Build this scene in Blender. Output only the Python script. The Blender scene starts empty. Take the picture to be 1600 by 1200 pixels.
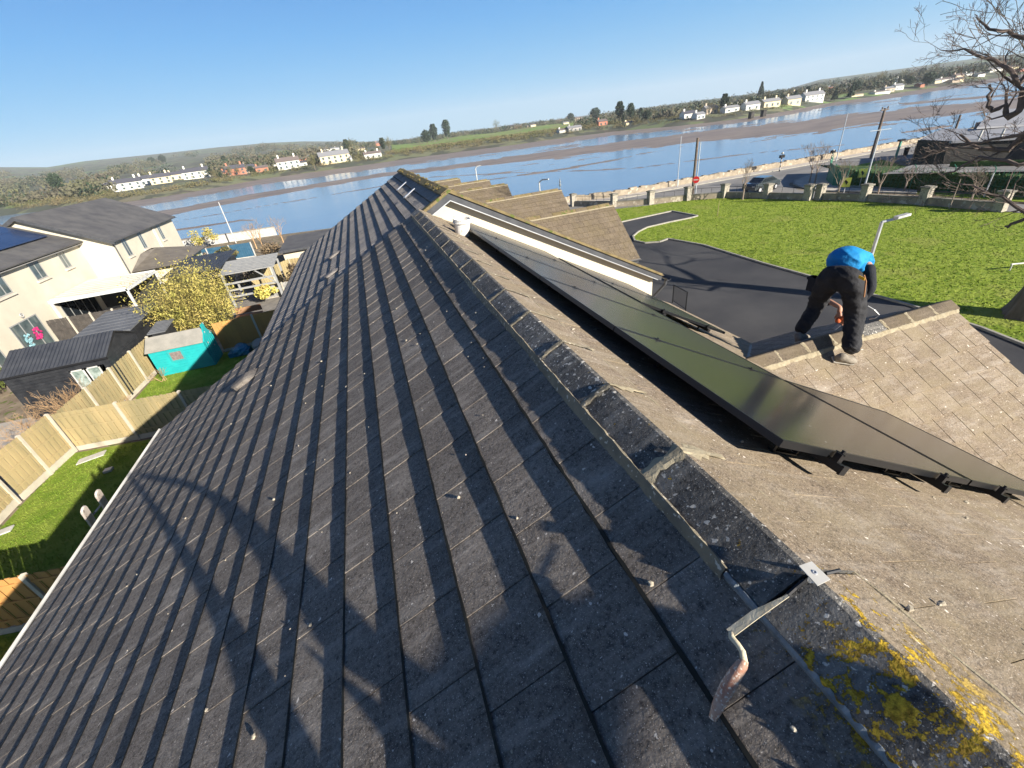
import bpy, math, random
from mathutils import Vector, Matrix
V = Vector
sc = bpy.context.scene
# ------------------------------------------------------------------ camera, sky, sun, exposure
H = 9.6                                    # camera height above the garden
CAM = V((-0.8754, -1.0303, H))
c_fwd = V((0.215515, 0.830643, -0.513406)); c_right = V((0.943172, -0.313255, -0.110897)); c_up = V((0.252943, 0.460330, 0.850950))
FPX = 669.55
cam_d = bpy.data.cameras.new('camera'); cam = bpy.data.objects.new('camera', cam_d); sc.collection.objects.link(cam)
R = Matrix((c_right, c_up, -c_fwd)).transposed().to_4x4(); R.translation = CAM
cam.matrix_world = R
cam_d.sensor_width = 36; cam_d.lens = FPX/1600*36; cam_d.clip_start = 0.02; cam_d.clip_end = 20000
sc.camera = cam
SUN = V((0.5216, -0.7663, 0.3752)).normalized()
w = bpy.data.worlds.new('World'); sc.world = w; w.use_nodes = True
nt = w.node_tree; bg = nt.nodes['Background']; sk = nt.nodes.new('ShaderNodeTexSky')
sk.sky_type = 'NISHITA'; sk.sun_disc = False; sk.sun_elevation = math.asin(SUN.z); sk.sun_rotation = math.atan2(SUN.x, SUN.y)
sk.air_density = 1.0; sk.dust_density = 0.1; sk.ozone_density = 3.0; sk.altitude = 0
# the clear late winter sky: deep blue overhead, pale blue down to the horizon
tc = nt.nodes.new('ShaderNodeTexCoord'); sp_ = nt.nodes.new('ShaderNodeSeparateXYZ'); nt.links.new(tc.outputs['Generated'], sp_.inputs[0])
cr = nt.nodes.new('ShaderNodeValToRGB'); nt.links.new(sp_.outputs['Z'], cr.inputs[0]); el = cr.color_ramp.elements
el[0].position = 0.0; el[0].color = (1.40, 3.5, 5.1, 1); el[1].position = 1.0; el[1].color = (0.12, 0.33, 1.0, 1)
for p_, c_ in ((0.07, (1.0, 3.05, 5.1)), (0.17, (0.52, 2.35, 4.95)), (0.30, (0.28, 1.45, 4.1)), (0.5, (0.13, 0.50, 1.6))): e_ = el.new(p_); e_.color = (*c_, 1)
mxs = nt.nodes.new('ShaderNodeMix'); mxs.data_type = 'RGBA'; mxs.inputs[0].default_value = 0.92; nt.links.new(sk.outputs[0], mxs.inputs[6]); nt.links.new(cr.outputs[0], mxs.inputs[7])
nt.links.new(mxs.outputs[2], bg.inputs[0]); bg.inputs[1].default_value = 0.07
sl = bpy.data.lights.new('sun', 'SUN'); sl.energy = 5.0; sl.angle = math.radians(0.53); sl.color = (1.0, 0.93, 0.82)
so = bpy.data.objects.new('sun', sl); sc.collection.objects.link(so); so.rotation_euler = SUN.to_track_quat('Z', 'Y').to_euler(); so.location = (20, -30, 40)
sc.view_settings.view_transform = 'Standard'; sc.view_settings.look = 'None'; sc.view_settings.exposure = 1.28; sc.view_settings.gamma = 1
sc.cycles.use_denoising = True; sc.cycles.max_bounces = 5; sc.cycles.diffuse_bounces = 3; sc.cycles.glossy_bounces = 3
# ------------------------------------------------------------------ helpers
def ray(x, y): return (c_right*((x-800)/FPX) - c_up*((y-600)/FPX) + c_fwd).normalized()
def at(x, y, z=0.0):                        # photo pixel -> point at height z
    v = ray(x, y); return CAM + v*((z-H)/v.z)
def on(ax, val, x, y):
    v = ray(x, y); return CAM + v*((val-CAM[ax])/v[ax])
def xy(x, y, z=0.0): p = at(x, y, z); return (p.x, p.y)
def link(o): sc.collection.objects.link(o); return o
class MB:
    def __init__(s): s.v = []; s.f = []; s.mi = []; s.cur = 0
    def add(s, vs, fs):
        n = len(s.v); s.v += [tuple(p) for p in vs]; s.f += [tuple(i+n for i in f) for f in fs]; s.mi += [s.cur]*len(fs); return s
    def obox(s, o, a, b, c):
        o, a, b, c = V(o), V(a), V(b), V(c)
        if a.cross(b).dot(c) < 0: a, b = b, a
        P = [o, o+a, o+a+b, o+b]; P += [p+c for p in P]
        return s.add(P, [(3,2,1,0),(4,5,6,7),(0,1,5,4),(1,2,6,5),(2,3,7,6),(3,0,4,7)])
    def box(s, x0, x1, y0, y1, z0, z1): return s.obox((x0,y0,z0),(x1-x0,0,0),(0,y1-y0,0),(0,0,z1-z0))
    def cbox(s, c, sx, sy, sz, rz=0.0):     # centre of base
        a = V((math.cos(rz), math.sin(rz), 0)); b = V((-math.sin(rz), math.cos(rz), 0)); c = V(c)
        return s.obox(c-a*sx/2-b*sy/2, a*sx, b*sy, (0,0,sz))
    def prism(s, poly, d):                  # planar polygon swept by vector d
        poly = [V(p) for p in poly]; d = V(d); n = len(poly)
        return s.add(poly+[p+d for p in poly], [tuple(range(n-1,-1,-1)), tuple(range(n,2*n))]+[(i,(i+1)%n,n+(i+1)%n,n+i) for i in range(n)])
    def poly(s, pts): return s.add(pts, [tuple(range(len(pts)))])
    def tube(s, pts, r, n=8, cap=True):
        pts = [V(p) for p in pts]; k = len(pts)
        if not hasattr(r, '__len__'): r = [r]*k
        vs = []; up = None
        for i, p in enumerate(pts):
            t = (pts[min(i+1,k-1)]-pts[max(i-1,0)])
            if t.length < 1e-9: t = V((0,0,1))
            t.normalize()
            if up is None: up = t.orthogonal().normalized()
            up = (up - t*up.dot(t)); up = up.normalized() if up.length > 1e-6 else t.orthogonal().normalized()
            w_ = t.cross(up)
            vs += [p + (up*math.cos(2*math.pi*j/n)+w_*math.sin(2*math.pi*j/n))*r[i] for j in range(n)]
        fs = [(i*n+j, i*n+(j+1)%n, (i+1)*n+(j+1)%n, (i+1)*n+j) for i in range(k-1) for j in range(n)]
        if cap: fs += [tuple(range(n-1,-1,-1)), tuple(range((k-1)*n, k*n))]
        return s.add(vs, fs)
    def lathe(s, c, prof, n=20, axis=None):
        c = V(c); ax = (V(axis).normalized() if axis else V((0,0,1))); u = ax.orthogonal().normalized(); w_ = ax.cross(u)
        vs = [c + ax*h + (u*math.cos(2*math.pi*j/n)+w_*math.sin(2*math.pi*j/n))*r for r, h in prof for j in range(n)]
        k = len(prof)
        return s.add(vs, [(i*n+j, i*n+(j+1)%n, (i+1)*n+(j+1)%n, (i+1)*n+j) for i in range(k-1) for j in range(n)] + [tuple(range(n-1,-1,-1)), tuple(range((k-1)*n,k*n))])
    def blob(s, c, rx, ry, rz, rnd, seg=7, rings=5, jit=0.2):
        vs = [(c[0], c[1], c[2]-rz)]
        for i in range(1, rings):
            ph = math.pi*i/rings
            for j in range(seg):
                k = 1+rnd.uniform(-jit, jit); a = 2*math.pi*j/seg
                vs.append((c[0]+rx*k*math.sin(ph)*math.cos(a), c[1]+ry*k*math.sin(ph)*math.sin(a), c[2]-rz*k*math.cos(ph)))
        vs.append((c[0], c[1], c[2]+rz)); L = len(vs)-1
        fs = [(0, 1+(j+1)%seg, 1+j) for j in range(seg)]
        for i in range(rings-2):
            for j in range(seg): a = 1+i*seg; fs.append((a+j, a+(j+1)%seg, a+seg+(j+1)%seg, a+seg+j))
        a = 1+(rings-2)*seg; fs += [(a+j, a+(j+1)%seg, L) for j in range(seg)]
        return s.add(vs, fs)
    def leaf(s, c, size, rnd, asp=0.5):
        a = V((rnd.gauss(0,1), rnd.gauss(0,1), rnd.gauss(0,1))).normalized(); b = a.orthogonal().normalized(); b.rotate(Matrix.Rotation(rnd.uniform(0,6.28), 3, a))
        c = V(c); return s.add([c-a*size, c+b*size*asp, c+a*size, c-b*size*asp], [(0,1,2,3)])
    def build(s, name, m, parent=None, loc=None, smooth=False):
        me = bpy.data.meshes.new(name)
        base = V(loc) if loc is not None else V((0,0,0))
        me.from_pydata([V(p)-base for p in s.v], [], s.f)
        ms = m if isinstance(m, (list, tuple)) else [m]
        for k in ms: me.materials.append(k)
        if len(ms) > 1: me.polygons.foreach_set('material_index', s.mi)
        if smooth: me.polygons.foreach_set('use_smooth', [True]*len(s.f))
        me.update(); o = link(bpy.data.objects.new(name, me)); o.location = base
        if parent: adopt(o, parent)
        return o
def world_loc(o):
    l = V(o.location)
    while o.parent: l = l + o.matrix_parent_inverse.to_translation(); o = o.parent; l = l + V(o.location)
    return l
def adopt(o, parent):
    o.parent = parent; o.matrix_parent_inverse = Matrix.Translation(-world_loc(parent)); return o
def tag(o, label=None, cat=None, group=None, kind=None):
    if label: o['label'] = label
    if cat: o['category'] = cat
    if group: o['group'] = group
    if kind: o['kind'] = kind
    return o
def thing(name, loc, label, cat, group=None):
    o = link(bpy.data.objects.new(name, None)); o.location = loc; o.empty_display_size = 0.2
    return tag(o, label, cat, group)
def copy_tree(o, parent=None):
    c = o.copy(); link(c)
    if parent: c.parent = parent
    for ch in list(o.children): copy_tree(ch, c)
    return c
def structure(mb, name, m, smooth=False): return tag(mb.build(name, m, smooth=smooth), kind='structure')
# ------------------------------------------------------------------ materials
MATS = {}
def mat(name, c1, c2=None, rough=0.8, scale=5.0, bump=0.0, bscale=None, spec=0.3, metal=0.0, detail=4.0, stretch=None, speck=None, coat=0.0, lo=0.35, hi=0.65, emit=None, trans=0.0, sss=0.0, var=0.0):
    m = bpy.data.materials.new(name); m.use_nodes = True; MATS[name] = m
    n = m.node_tree.nodes; L = m.node_tree.links; b = n['Principled BSDF']
    b.inputs['Roughness'].default_value = rough; b.inputs['Specular IOR Level'].default_value = spec; b.inputs['Metallic'].default_value = metal
    b.inputs['Coat Weight'].default_value = coat; b.inputs['Transmission Weight'].default_value = trans
    geo = n.new('ShaderNodeNewGeometry'); mp = n.new('ShaderNodeMapping'); L.new(geo.outputs['Position'], mp.inputs[0])
    if stretch: mp.inputs['Scale'].default_value = stretch
    def noise(sc_, det=detail, ro=0.6):
        t = n.new('ShaderNodeTexNoise'); t.inputs['Scale'].default_value = sc_; t.inputs['Detail'].default_value = det; t.inputs['Roughness'].default_value = ro
        L.new(mp.outputs[0], t.inputs['Vector']); return t
    def ramp(src, a, b_):
        r = n.new('ShaderNodeMapRange'); r.inputs[1].default_value = a; r.inputs[2].default_value = b_; L.new(src, r.inputs[0]); r.clamp = True; return r.outputs[0]
    def mix(f, a, b_):
        x = n.new('ShaderNodeMix'); x.data_type = 'RGBA'
        if isinstance(f, float): x.inputs[0].default_value = f
        else: L.new(f, x.inputs[0])
        for k, q in ((6, a), (7, b_)):
            if isinstance(q, tuple): x.inputs[k].default_value = (*q[:3], 1)
            else: L.new(q, x.inputs[k])
        return x.outputs[2]
    m['h'] = 1
    col = c1
    if c2 is not None: col = mix(ramp(noise(scale).outputs[0], lo, hi), c1, c2)
    if speck:                               # (colour, scale, threshold)
        for sp in (speck if isinstance(speck, list) else [speck]):
            col = mix(ramp(noise(sp[1], 3.0, 0.5).outputs[0], sp[2], sp[2]+0.03), col, sp[0])
    if var:
        oi = n.new('ShaderNodeObjectInfo'); hs = n.new('ShaderNodeHueSaturation')
        L.new(ramp(oi.outputs['Random'], 0, 1), hs.inputs['Value']); hs.inputs['Value'].default_value = 1
        r = n.new('ShaderNodeMapRange'); r.inputs[3].default_value = 1-var; r.inputs[4].default_value = 1+var; L.new(oi.outputs['Random'], r.inputs[0]); L.new(r.outputs[0], hs.inputs['Value'])
        if isinstance(col, tuple): hs.inputs['Color'].default_value = (*col[:3], 1)
        else: L.new(col, hs.inputs['Color'])
        col = hs.outputs[0]
    if isinstance(col, tuple): b.inputs['Base Color'].default_value = (*col[:3], 1)
    else: L.new(col, b.inputs['Base Color'])
    if bump:
        bn = n.new('ShaderNodeBump'); bn.inputs['Strength'].default_value = 1.0; bn.inputs['Distance'].default_value = bump
        L.new(noise(bscale or scale*3, 5.0, 0.65).outputs[0], bn.inputs['Height']); L.new(bn.outputs[0], b.inputs['Normal'])
    if emit: b.inputs['Emission Color'].default_value = (*emit, 1); b.inputs['Emission Strength'].default_value = 1
    m['mixer'] = 1
    return m
# tile concrete, with speckled lichen and per tile tone
def tile_mat(name, dark, light, speckc, sp_thr, yellow=False, tone=0.25, bump=0.004, tan=None, axis='x'):
    m = bpy.data.materials.new(name); m.use_nodes = True; n = m.node_tree.nodes; L = m.node_tree.links; b = n['Principled BSDF']
    b.inputs['Roughness'].default_value = 0.88; b.inputs['Specular IOR Level'].default_value = 0.25
    geo = n.new('ShaderNodeNewGeometry'); P = geo.outputs['Position']
    def nz(s, d=5.0, r=0.6, vec=P, st=None):
        t = n.new('ShaderNodeTexNoise'); t.inputs['Scale'].default_value = s; t.inputs['Detail'].default_value = d; t.inputs['Roughness'].default_value = r
        if st: mp = n.new('ShaderNodeMapping'); mp.inputs['Scale'].default_value = st; L.new(vec, mp.inputs[0]); vec = mp.outputs[0]
        L.new(vec, t.inputs['Vector']); return t.outputs[0]
    def rg(src, a, c, lo=0.0, hi=1.0):
        r = n.new('ShaderNodeMapRange'); r.inputs[1].default_value = a; r.inputs[2].default_value = c; r.inputs[3].default_value = lo; r.inputs[4].default_value = hi; L.new(src, r.inputs[0]); return r.outputs[0]
    def mx(f, a, c):
        x = n.new('ShaderNodeMix'); x.data_type = 'RGBA'; L.new(f, x.inputs[0])
        for k, q in ((6, a), (7, c)):
            if isinstance(q, tuple): x.inputs[k].default_value = (*q, 1)
            else: L.new(q, x.inputs[k])
        return x.outputs[2]
    def mul(a, c):
        x = n.new('ShaderNodeMath'); x.operation = 'MULTIPLY'; L.new(a, x.inputs[0])
        if isinstance(c, float): x.inputs[1].default_value = c
        else: L.new(c, x.inputs[1])
        return x.outputs[0]
    at_ = n.new('ShaderNodeAttribute'); at_.attribute_name = 'tone'; tn = at_.outputs['Fac']
    col = mx(rg(nz(1.3, 4), 0.3, 0.7), dark, light)
    col = mx(mul(rg(nz(14, 6, 0.7), 0.35, 0.75), 0.55), col, tuple(min(1, k*1.6) for k in light))
    col = mx(mul(rg(nz(75, 4, 0.75), 0.50, 0.66), 0.5), col, tuple(min(1, k*2.0) for k in light)); col = mx(mul(rg(nz(55, 4, 0.75), 0.50, 0.36), 0.75), col, tuple(k*.35 for k in dark))
    streak = nz(2.2, 5, 0.65, st=((1.0, 7.0, 1.0)))
    col = mx(mul(rg(streak, 0.5, 0.72), 0.5), col, speckc)
    col = mx(mul(mul(rg(nz(2.6, 4), 0.55, 0.68), rg(nz(34, 5, 0.75), 0.42, 0.6)), 0.5), col, speckc)
    if tan: col = mx(mul(rg(nz(2.5, 5, 0.7), 0.42, 0.68), 0.8), col, tan)
    sparse = rg(nz(0.9, 3), 0.3, 0.7, sp_thr+0.05, sp_thr-0.03)
    mh = n.new('ShaderNodeMath'); mh.operation = 'SUBTRACT'; L.new(nz(62, 2, 0.5), mh.inputs[0]); L.new(sparse, mh.inputs[1])
    col = mx(rg(mh.outputs[0], 0.0, 0.03), col, tuple(min(1, k*1.5) for k in speckc))
    mh2 = n.new('ShaderNodeMath'); mh2.operation = 'SUBTRACT'; L.new(nz(27, 2, 0.5), mh2.inputs[0]); L.new(sparse, mh2.inputs[1])
    col = mx(rg(mh2.outputs[0], 0.02, 0.04), col, tuple(min(1, k*1.7) for k in speckc))
    col = mx(rg(nz(240, 1, 0.4), 0.66, 0.74), col, tuple(min(1, k*1.3) for k in speckc))
    hs = n.new('ShaderNodeHueSaturation'); L.new(rg(tn, 0, 1, 1-tone, 1+tone), hs.inputs['Value']); L.new(col, hs.inputs['Color']); col = hs.outputs[0]
    if yellow:                              # lichen rosettes near the near end of the ridge
        sx = n.new('ShaderNodeSeparateXYZ'); L.new(P, sx.inputs[0])
        band = rg(sx.outputs['Y'], -0.80, -0.44, 0.50, 0.66)
        mxx = n.new('ShaderNodeMath'); mxx.operation = 'SUBTRACT'; L.new(nz(21, 8, 0.74), mxx.inputs[0]); L.new(band, mxx.inputs[1])
        yc = mx(rg(nz(60, 3), 0.4, 0.6), (0.24, 0.15, 0.012), (0.60, 0.40, 0.035))
        near = mul(rg(sx.outputs['X'], -0.22, -0.15, 0.0, 1.0), rg(sx.outputs['X'], 0.07, 0.20, 1.0, 0.0))
        ymask = mul(rg(mxx.outputs[0], 0.0, 0.02), near); col = mx(ymask, col, yc)
    L.new(col, b.inputs['Base Color'])
    bn = n.new('ShaderNodeBump'); bn.inputs['Distance'].default_value = bump; L.new(nz(95, 5, 0.7), bn.inputs['Height'])
    bn2 = n.new('ShaderNodeBump'); bn2.inputs['Distance'].default_value = bump*1.3; L.new(nz(16, 5, 0.7), bn2.inputs['Height']); L.new(bn2.outputs[0], bn.inputs['Normal'])
    L.new(bn.outputs[0], b.inputs['Normal'])
    if yellow:
        b3 = n.new('ShaderNodeBump'); b3.inputs['Distance'].default_value = 0.005; L.new(mul(ymask, nz(140, 3, 0.6)), b3.inputs['Height']); L.new(bn.outputs[0], b3.inputs['Normal']); L.new(b3.outputs[0], b.inputs['Normal'])
    MATS[name] = m; return m
T_dark = tile_mat('tile_dark', (0.116, 0.098, 0.084), (0.175, 0.151, 0.128), (0.42, 0.38, 0.33), 0.71, yellow=True, tone=0.08, bump=0.008)
T_far = tile_mat('tile_far', (0.17, 0.154, 0.14), (0.25, 0.225, 0.205), (0.24, 0.22, 0.2), 0.74, tone=0.10, bump=0.004)
T_tan = tile_mat('tile_tan', (0.135, 0.102, 0.072), (0.215, 0.168, 0.118), (0.42, 0.37, 0.31), 0.69, yellow=True, tone=0.055, tan=(0.25, 0.20, 0.125))
T_wing = tile_mat('tile_wing', (0.085, 0.068, 0.05), (0.135, 0.105, 0.074), (0.22, 0.18, 0.13), 0.7, tone=0.07, tan=(0.14, 0.11, 0.065))
T_ridge = tile_mat('ridge_concrete', (0.045, 0.045, 0.045), (0.115, 0.108, 0.098), (0.36, 0.34, 0.3), 0.64, yellow=True, bump=0.005)
mortar = mat('mortar', (0.24, 0.205, 0.145), (0.15, 0.135, 0.105), rough=0.95, scale=9, bump=0.006, bscale=60, speck=((0.5,0.46,0.38), 40, 0.62))
mortar_new = mat('mortar_new', (0.34, 0.295, 0.205), (0.26, 0.215, 0.14), rough=0.95, scale=12, bump=0.006, bscale=60)
lead = mat('lead', (0.13, 0.15, 0.17), (0.24, 0.27, 0.29), rough=0.6, scale=20, bump=0.004, bscale=50)
white_pvc = mat('white_pvc', (0.56, 0.55, 0.52), (0.40, 0.39, 0.36), rough=0.5, scale=3)
cream = mat('cream_render', (0.56, 0.515, 0.41), (0.50, 0.455, 0.36), rough=0.9, scale=0.6, bump=0.003, bscale=60)
cream2 = mat('white_render', (0.62, 0.555, 0.42), (0.52, 0.465, 0.36), rough=0.9, scale=0.8, bump=0.003, bscale=40)
soffit_m = mat('soffit_grey', (0.30, 0.29, 0.275), (0.25, 0.24, 0.23), rough=0.7, scale=1.5)
fascia_m = mat('fascia_dark', (0.05, 0.052, 0.058), (0.075, 0.078, 0.085), rough=0.45, scale=4)
slate = mat('slate', (0.075, 0.073, 0.075), (0.12, 0.115, 0.11), rough=0.75, scale=0.9, bump=0.01, bscale=9, spec=0.3)
moss = mat('mossy', (0.13, 0.10, 0.05), (0.22, 0.17, 0.085), rough=0.95, scale=4, bump=0.03, bscale=14, speck=((0.10,0.12,0.03), 6, 0.58))
alu = mat('aluminium', (0.42, 0.43, 0.44), rough=0.35, metal=0.9)
blackmetal = mat('black_metal', (0.02, 0.02, 0.022), rough=0.4, metal=0.3)
galv = mat('galvanised', (0.55, 0.56, 0.57), (0.45,0.46,0.47), rough=0.4, metal=0.4)
glass_dark = mat('window_glass', (0.05, 0.07, 0.075), (0.10, 0.13, 0.13), rough=0.06, spec=0.8, scale=1.5)
asphalt = mat('asphalt', (0.034, 0.034, 0.038), (0.066, 0.064, 0.064), rough=0.85, scale=0.22, detail=8, bump=0.006, bscale=40, speck=((0.1,0.1,0.1), 90, 0.68))
road_m = mat('road_asphalt', (0.17, 0.163, 0.155), (0.25, 0.24, 0.225), rough=0.85, scale=0.3, bump=0.004, bscale=30)
pave_m = mat('paving', (0.40, 0.36, 0.31), (0.50, 0.45, 0.39), rough=0.9, scale=0.8, bump=0.004, bscale=14)
flag_m = mat('patio_slabs', (0.30, 0.27, 0.24), (0.42, 0.38, 0.33), rough=0.9, scale=0.9, bump=0.01, bscale=5)
kerb_m = mat('kerb_concrete', (0.36, 0.34, 0.29), (0.26, 0.245, 0.21), rough=0.9, scale=3)
stone_m = mat('stone', (0.36, 0.30, 0.22), (0.22, 0.185, 0.14), rough=0.95, scale=1.3, bump=0.05, bscale=2.6, speck=((0.46,0.41,0.32), 2.2, 0.6))
darkstone = mat('dark_stone', (0.035, 0.033, 0.030), (0.065, 0.06, 0.054), rough=0.95, scale=0.6, bump=0.06, bscale=1.5)
timber = mat('fence_timber', (0.38, 0.295, 0.15), (0.25, 0.21, 0.11), rough=0.85, scale=1.6, bump=0.004, bscale=20, stretch=(1,1,0.25))
timber_o = mat('fence_orange', (0.52, 0.27, 0.08), (0.40, 0.21, 0.07), rough=0.85, scale=1.5, bump=0.004, bscale=20, stretch=(1,1,0.25))
concrete = mat('fence_concrete', (0.50, 0.45, 0.36), (0.40, 0.36, 0.29), rough=0.95, scale=2, bump=0.003, bscale=30)
old_wood = mat('weathered_planks', (0.56, 0.50, 0.44), (0.36, 0.30, 0.26), rough=0.8, scale=4, bump=0.003, bscale=20, speck=((0.16,0.13,0.11), 12, 0.62))
blackwood = mat('black_cladding', (0.014, 0.015, 0.018), (0.03, 0.031, 0.034), rough=0.5, scale=3, bump=0.004, bscale=20)
teal = mat('teal_paint', (0.012, 0.30, 0.31), (0.016, 0.36, 0.36), rough=0.6, scale=2)
felt = mat('roofing_felt', (0.25, 0.24, 0.21), (0.33, 0.31, 0.27), rough=0.95, scale=2, bump=0.004, bscale=12)
metalroof = mat('dark_sheet_roof', (0.035, 0.038, 0.046), (0.055, 0.058, 0.066), rough=0.45, scale=1.5)
bark = mat('bark', (0.10, 0.08, 0.062), (0.17, 0.14, 0.115), rough=0.95, scale=2.5, bump=0.05, bscale=9, stretch=(1,1,0.22))
twig = mat('twigs', (0.20, 0.155, 0.12), (0.30, 0.24, 0.19), rough=0.9, scale=2, var=0.15)
twig_dark = mat('twigs_dark', (0.10, 0.078, 0.066), (0.16, 0.12, 0.10), rough=0.9, scale=2)
def leafm(name, a, b_, var=0.2): return mat(name, a, b_, rough=0.6, scale=1.2, spec=0.25, var=var)
leaf_yel = leafm('leaf_yellow_green', (0.38, 0.36, 0.08), (0.55, 0.43, 0.13))
crease_shade_m = mat('joint_shade', (0.012,0.013,0.012),(0.03,0.03,0.024), rough=1, scale=6)  # near-black colour for the painted shade lines at the tile courses
leaf_ivy = leafm('leaf_ivy', (0.06, 0.13, 0.04), (0.10, 0.18, 0.055))
leaf_dk = leafm('leaf_evergreen', (0.022, 0.040, 0.022), (0.045, 0.065, 0.032))
leaf_md = leafm('leaf_green', (0.07, 0.10, 0.025), (0.13, 0.15, 0.04))
leaf_br = leafm('leaf_brown', (0.16, 0.115, 0.07), (0.23, 0.17, 0.10))
leaf_ol = leafm('leaf_olive', (0.10, 0.10, 0.035), (0.17, 0.145, 0.06))
# ------------------------------------------------------------------ the house we stand on
A1 = math.radians(28.67); CA, SA, TA = math.cos(A1), math.sin(A1), math.tan(A1)
def tiles(name, m, O, U, S, u0, u1, v0, v1, gauge, width, h, parent, seed=1, side=0.004, keep=None, thick=0.012, jit=0.0015, crease_shade=False):
    """individually laid flat tiles on the plane O + u U + v S; the tail of each stands h proud"""
    rnd = random.Random(seed); O, U, S = V(O), V(U).normalized(), V(S).normalized(); N = U.cross(S)
    if N.z < 0: N = -N
    vs, fs, tone = [], [], []
    nc = math.ceil((v1-v0)/gauge-1e-6)
    for i in range(nc):
        va, vb = v0+i*gauge, min(v0+(i+1)*gauge, v1+0.02); off = (i % 2)*width/2
        j0 = math.floor((u0-off)/width)
        for j in range(j0, math.ceil((u1-off)/width)):
            ua, ub = max(u0, j*width+off), min(u1, (j+1)*width+off-0.003)
            if ub-ua < 0.02: continue
            if keep and not keep((ua+ub)/2, (va+vb)/2): continue
            e = [rnd.uniform(-jit, jit) for _ in range(4)]; dv = rnd.uniform(-0.004, 0.004)
            P = []
            for (u, v, z) in ((ua, va-0.03, -0.002+side+e[0]), (ub, va-0.03, -0.002+e[1]), (ub, vb+dv, h+e[2]), (ua, vb+dv, h+side+e[3])):
                P.append(O+U*u+S*v+N*z)
            Q = [p-N*(thick+0.006) for p in P]; n = len(vs); vs += P+Q
            q = [(0,1,2,3),(7,6,5,4),(0,4,5,1),(1,5,6,2),(2,6,7,3),(3,7,4,0)]
            if (P[1]-P[0]).cross(P[2]-P[1]).dot(N) < 0: q = [tuple(reversed(f)) for f in q]
            fs += [tuple(k+n for k in f) for f in q]; t = rnd.random(); tone += [t]*6
    me = bpy.data.meshes.new(name); me.from_pydata(vs, [], fs); me.materials.append(m)
    a = me.attributes.new('tone', 'FLOAT', 'FACE'); a.data.foreach_set('value', tone); me.update()
    o = link(bpy.data.objects.new(name, me))
    if parent: adopt(o, parent)
    if crease_shade:                                # dark strips: painted shade in each course's crease and along its lip
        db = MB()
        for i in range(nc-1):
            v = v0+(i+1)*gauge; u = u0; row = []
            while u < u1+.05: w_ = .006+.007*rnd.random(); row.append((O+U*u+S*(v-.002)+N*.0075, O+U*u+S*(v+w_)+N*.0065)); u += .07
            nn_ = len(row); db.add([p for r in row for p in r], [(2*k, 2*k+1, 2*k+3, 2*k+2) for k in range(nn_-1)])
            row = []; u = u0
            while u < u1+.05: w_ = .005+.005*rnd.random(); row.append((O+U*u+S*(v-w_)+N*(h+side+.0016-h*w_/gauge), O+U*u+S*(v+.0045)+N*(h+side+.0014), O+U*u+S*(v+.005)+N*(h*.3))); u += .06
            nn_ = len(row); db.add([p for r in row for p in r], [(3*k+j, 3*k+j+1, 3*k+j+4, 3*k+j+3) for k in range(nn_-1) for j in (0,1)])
        db.build('shade_line', crease_shade_m, parent)
    return o
RZ = 8.5
house = thing('roofed_house', (0, 1, 0), 'long building under foot with dark tiled roof, mortared ridge tiles and side gable', 'house', 'joined houses of the terrace')
YA, YB = -7.0, 7.62
OL = V((0, 0, RZ))-V((-SA, 0, CA))*0.045*1.0; OR = V((0, 0, RZ))-V((SA, 0, CA))*0.03
left_slope = tiles('roof_slope', T_dark, OL, (0,1,0), (-CA,0,-SA), YA, YB, 0.10, 6.51, 0.3195, 0.339, 0.0225, house, 1, side=0.0035, crease_shade=True)
right_slope = tiles('roof_slope', T_tan, OR, (0,1,0), (CA,0,-SA), YA, 7.6, 0.16, 6.45, 0.33, 0.335, 0.012, house, 2, side=0.002)
mb = MB()                                    # underlay so no gap shows between tiles
mb.obox((0, YA, RZ-0.12), (-5.60,0,-5.60*TA), (0, YB-YA-0.02, 0), (0,0,-0.06)); mb.obox((0, YA, RZ-0.12), (5.6,0,-5.6*TA), (0, YB-YA-0.1, 0), (0,0,-0.06))
mb.build('roof_deck', slate, house)
mb = MB(); mb.box(-5.35, 5.35, YA+0.3, 7.4, 0, 5.3)
mb.prism([(-5.35,YA+0.3,5.3),(5.35,YA+0.3,5.3),(0,YA+0.3,5.3+5.35*TA-0.15)], (0, 7.1-YA, 0)); mb.build('wall', cream2, house)
mb = MB(); mb.box(-5.66,-5.62, YA, YB, 5.12, 5.33); mb.build('fascia', white_pvc, house); mb = MB(); mb.box(5.62,5.66, YA, YB-0.2, 5.12, 5.33); mb.build('fascia', white_pvc, house)
def gutter(p0, p1, m, parent, r=0.055):
    g = MB(); p0, p1 = V(p0), V(p1); d = p1-p0; side = V((d.y, -d.x, 0)).normalized(); pr = []
    for k in range(7): a = math.pi*k/6; pr.append(side*math.cos(a)*r-V((0,0,1))*math.sin(a)*r)
    for k in range(5, 0, -1): a = math.pi*k/6; pr.append(side*math.cos(a)*(r-0.008)-V((0,0,1))*math.sin(a)*(r-0.008))
    g.prism([p0+q for q in pr], d); return g.build('gutter', m, parent)
gutter((-5.735, YA, 5.36), (-5.735, YB, 5.36), white_pvc, house, 0.028)
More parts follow.
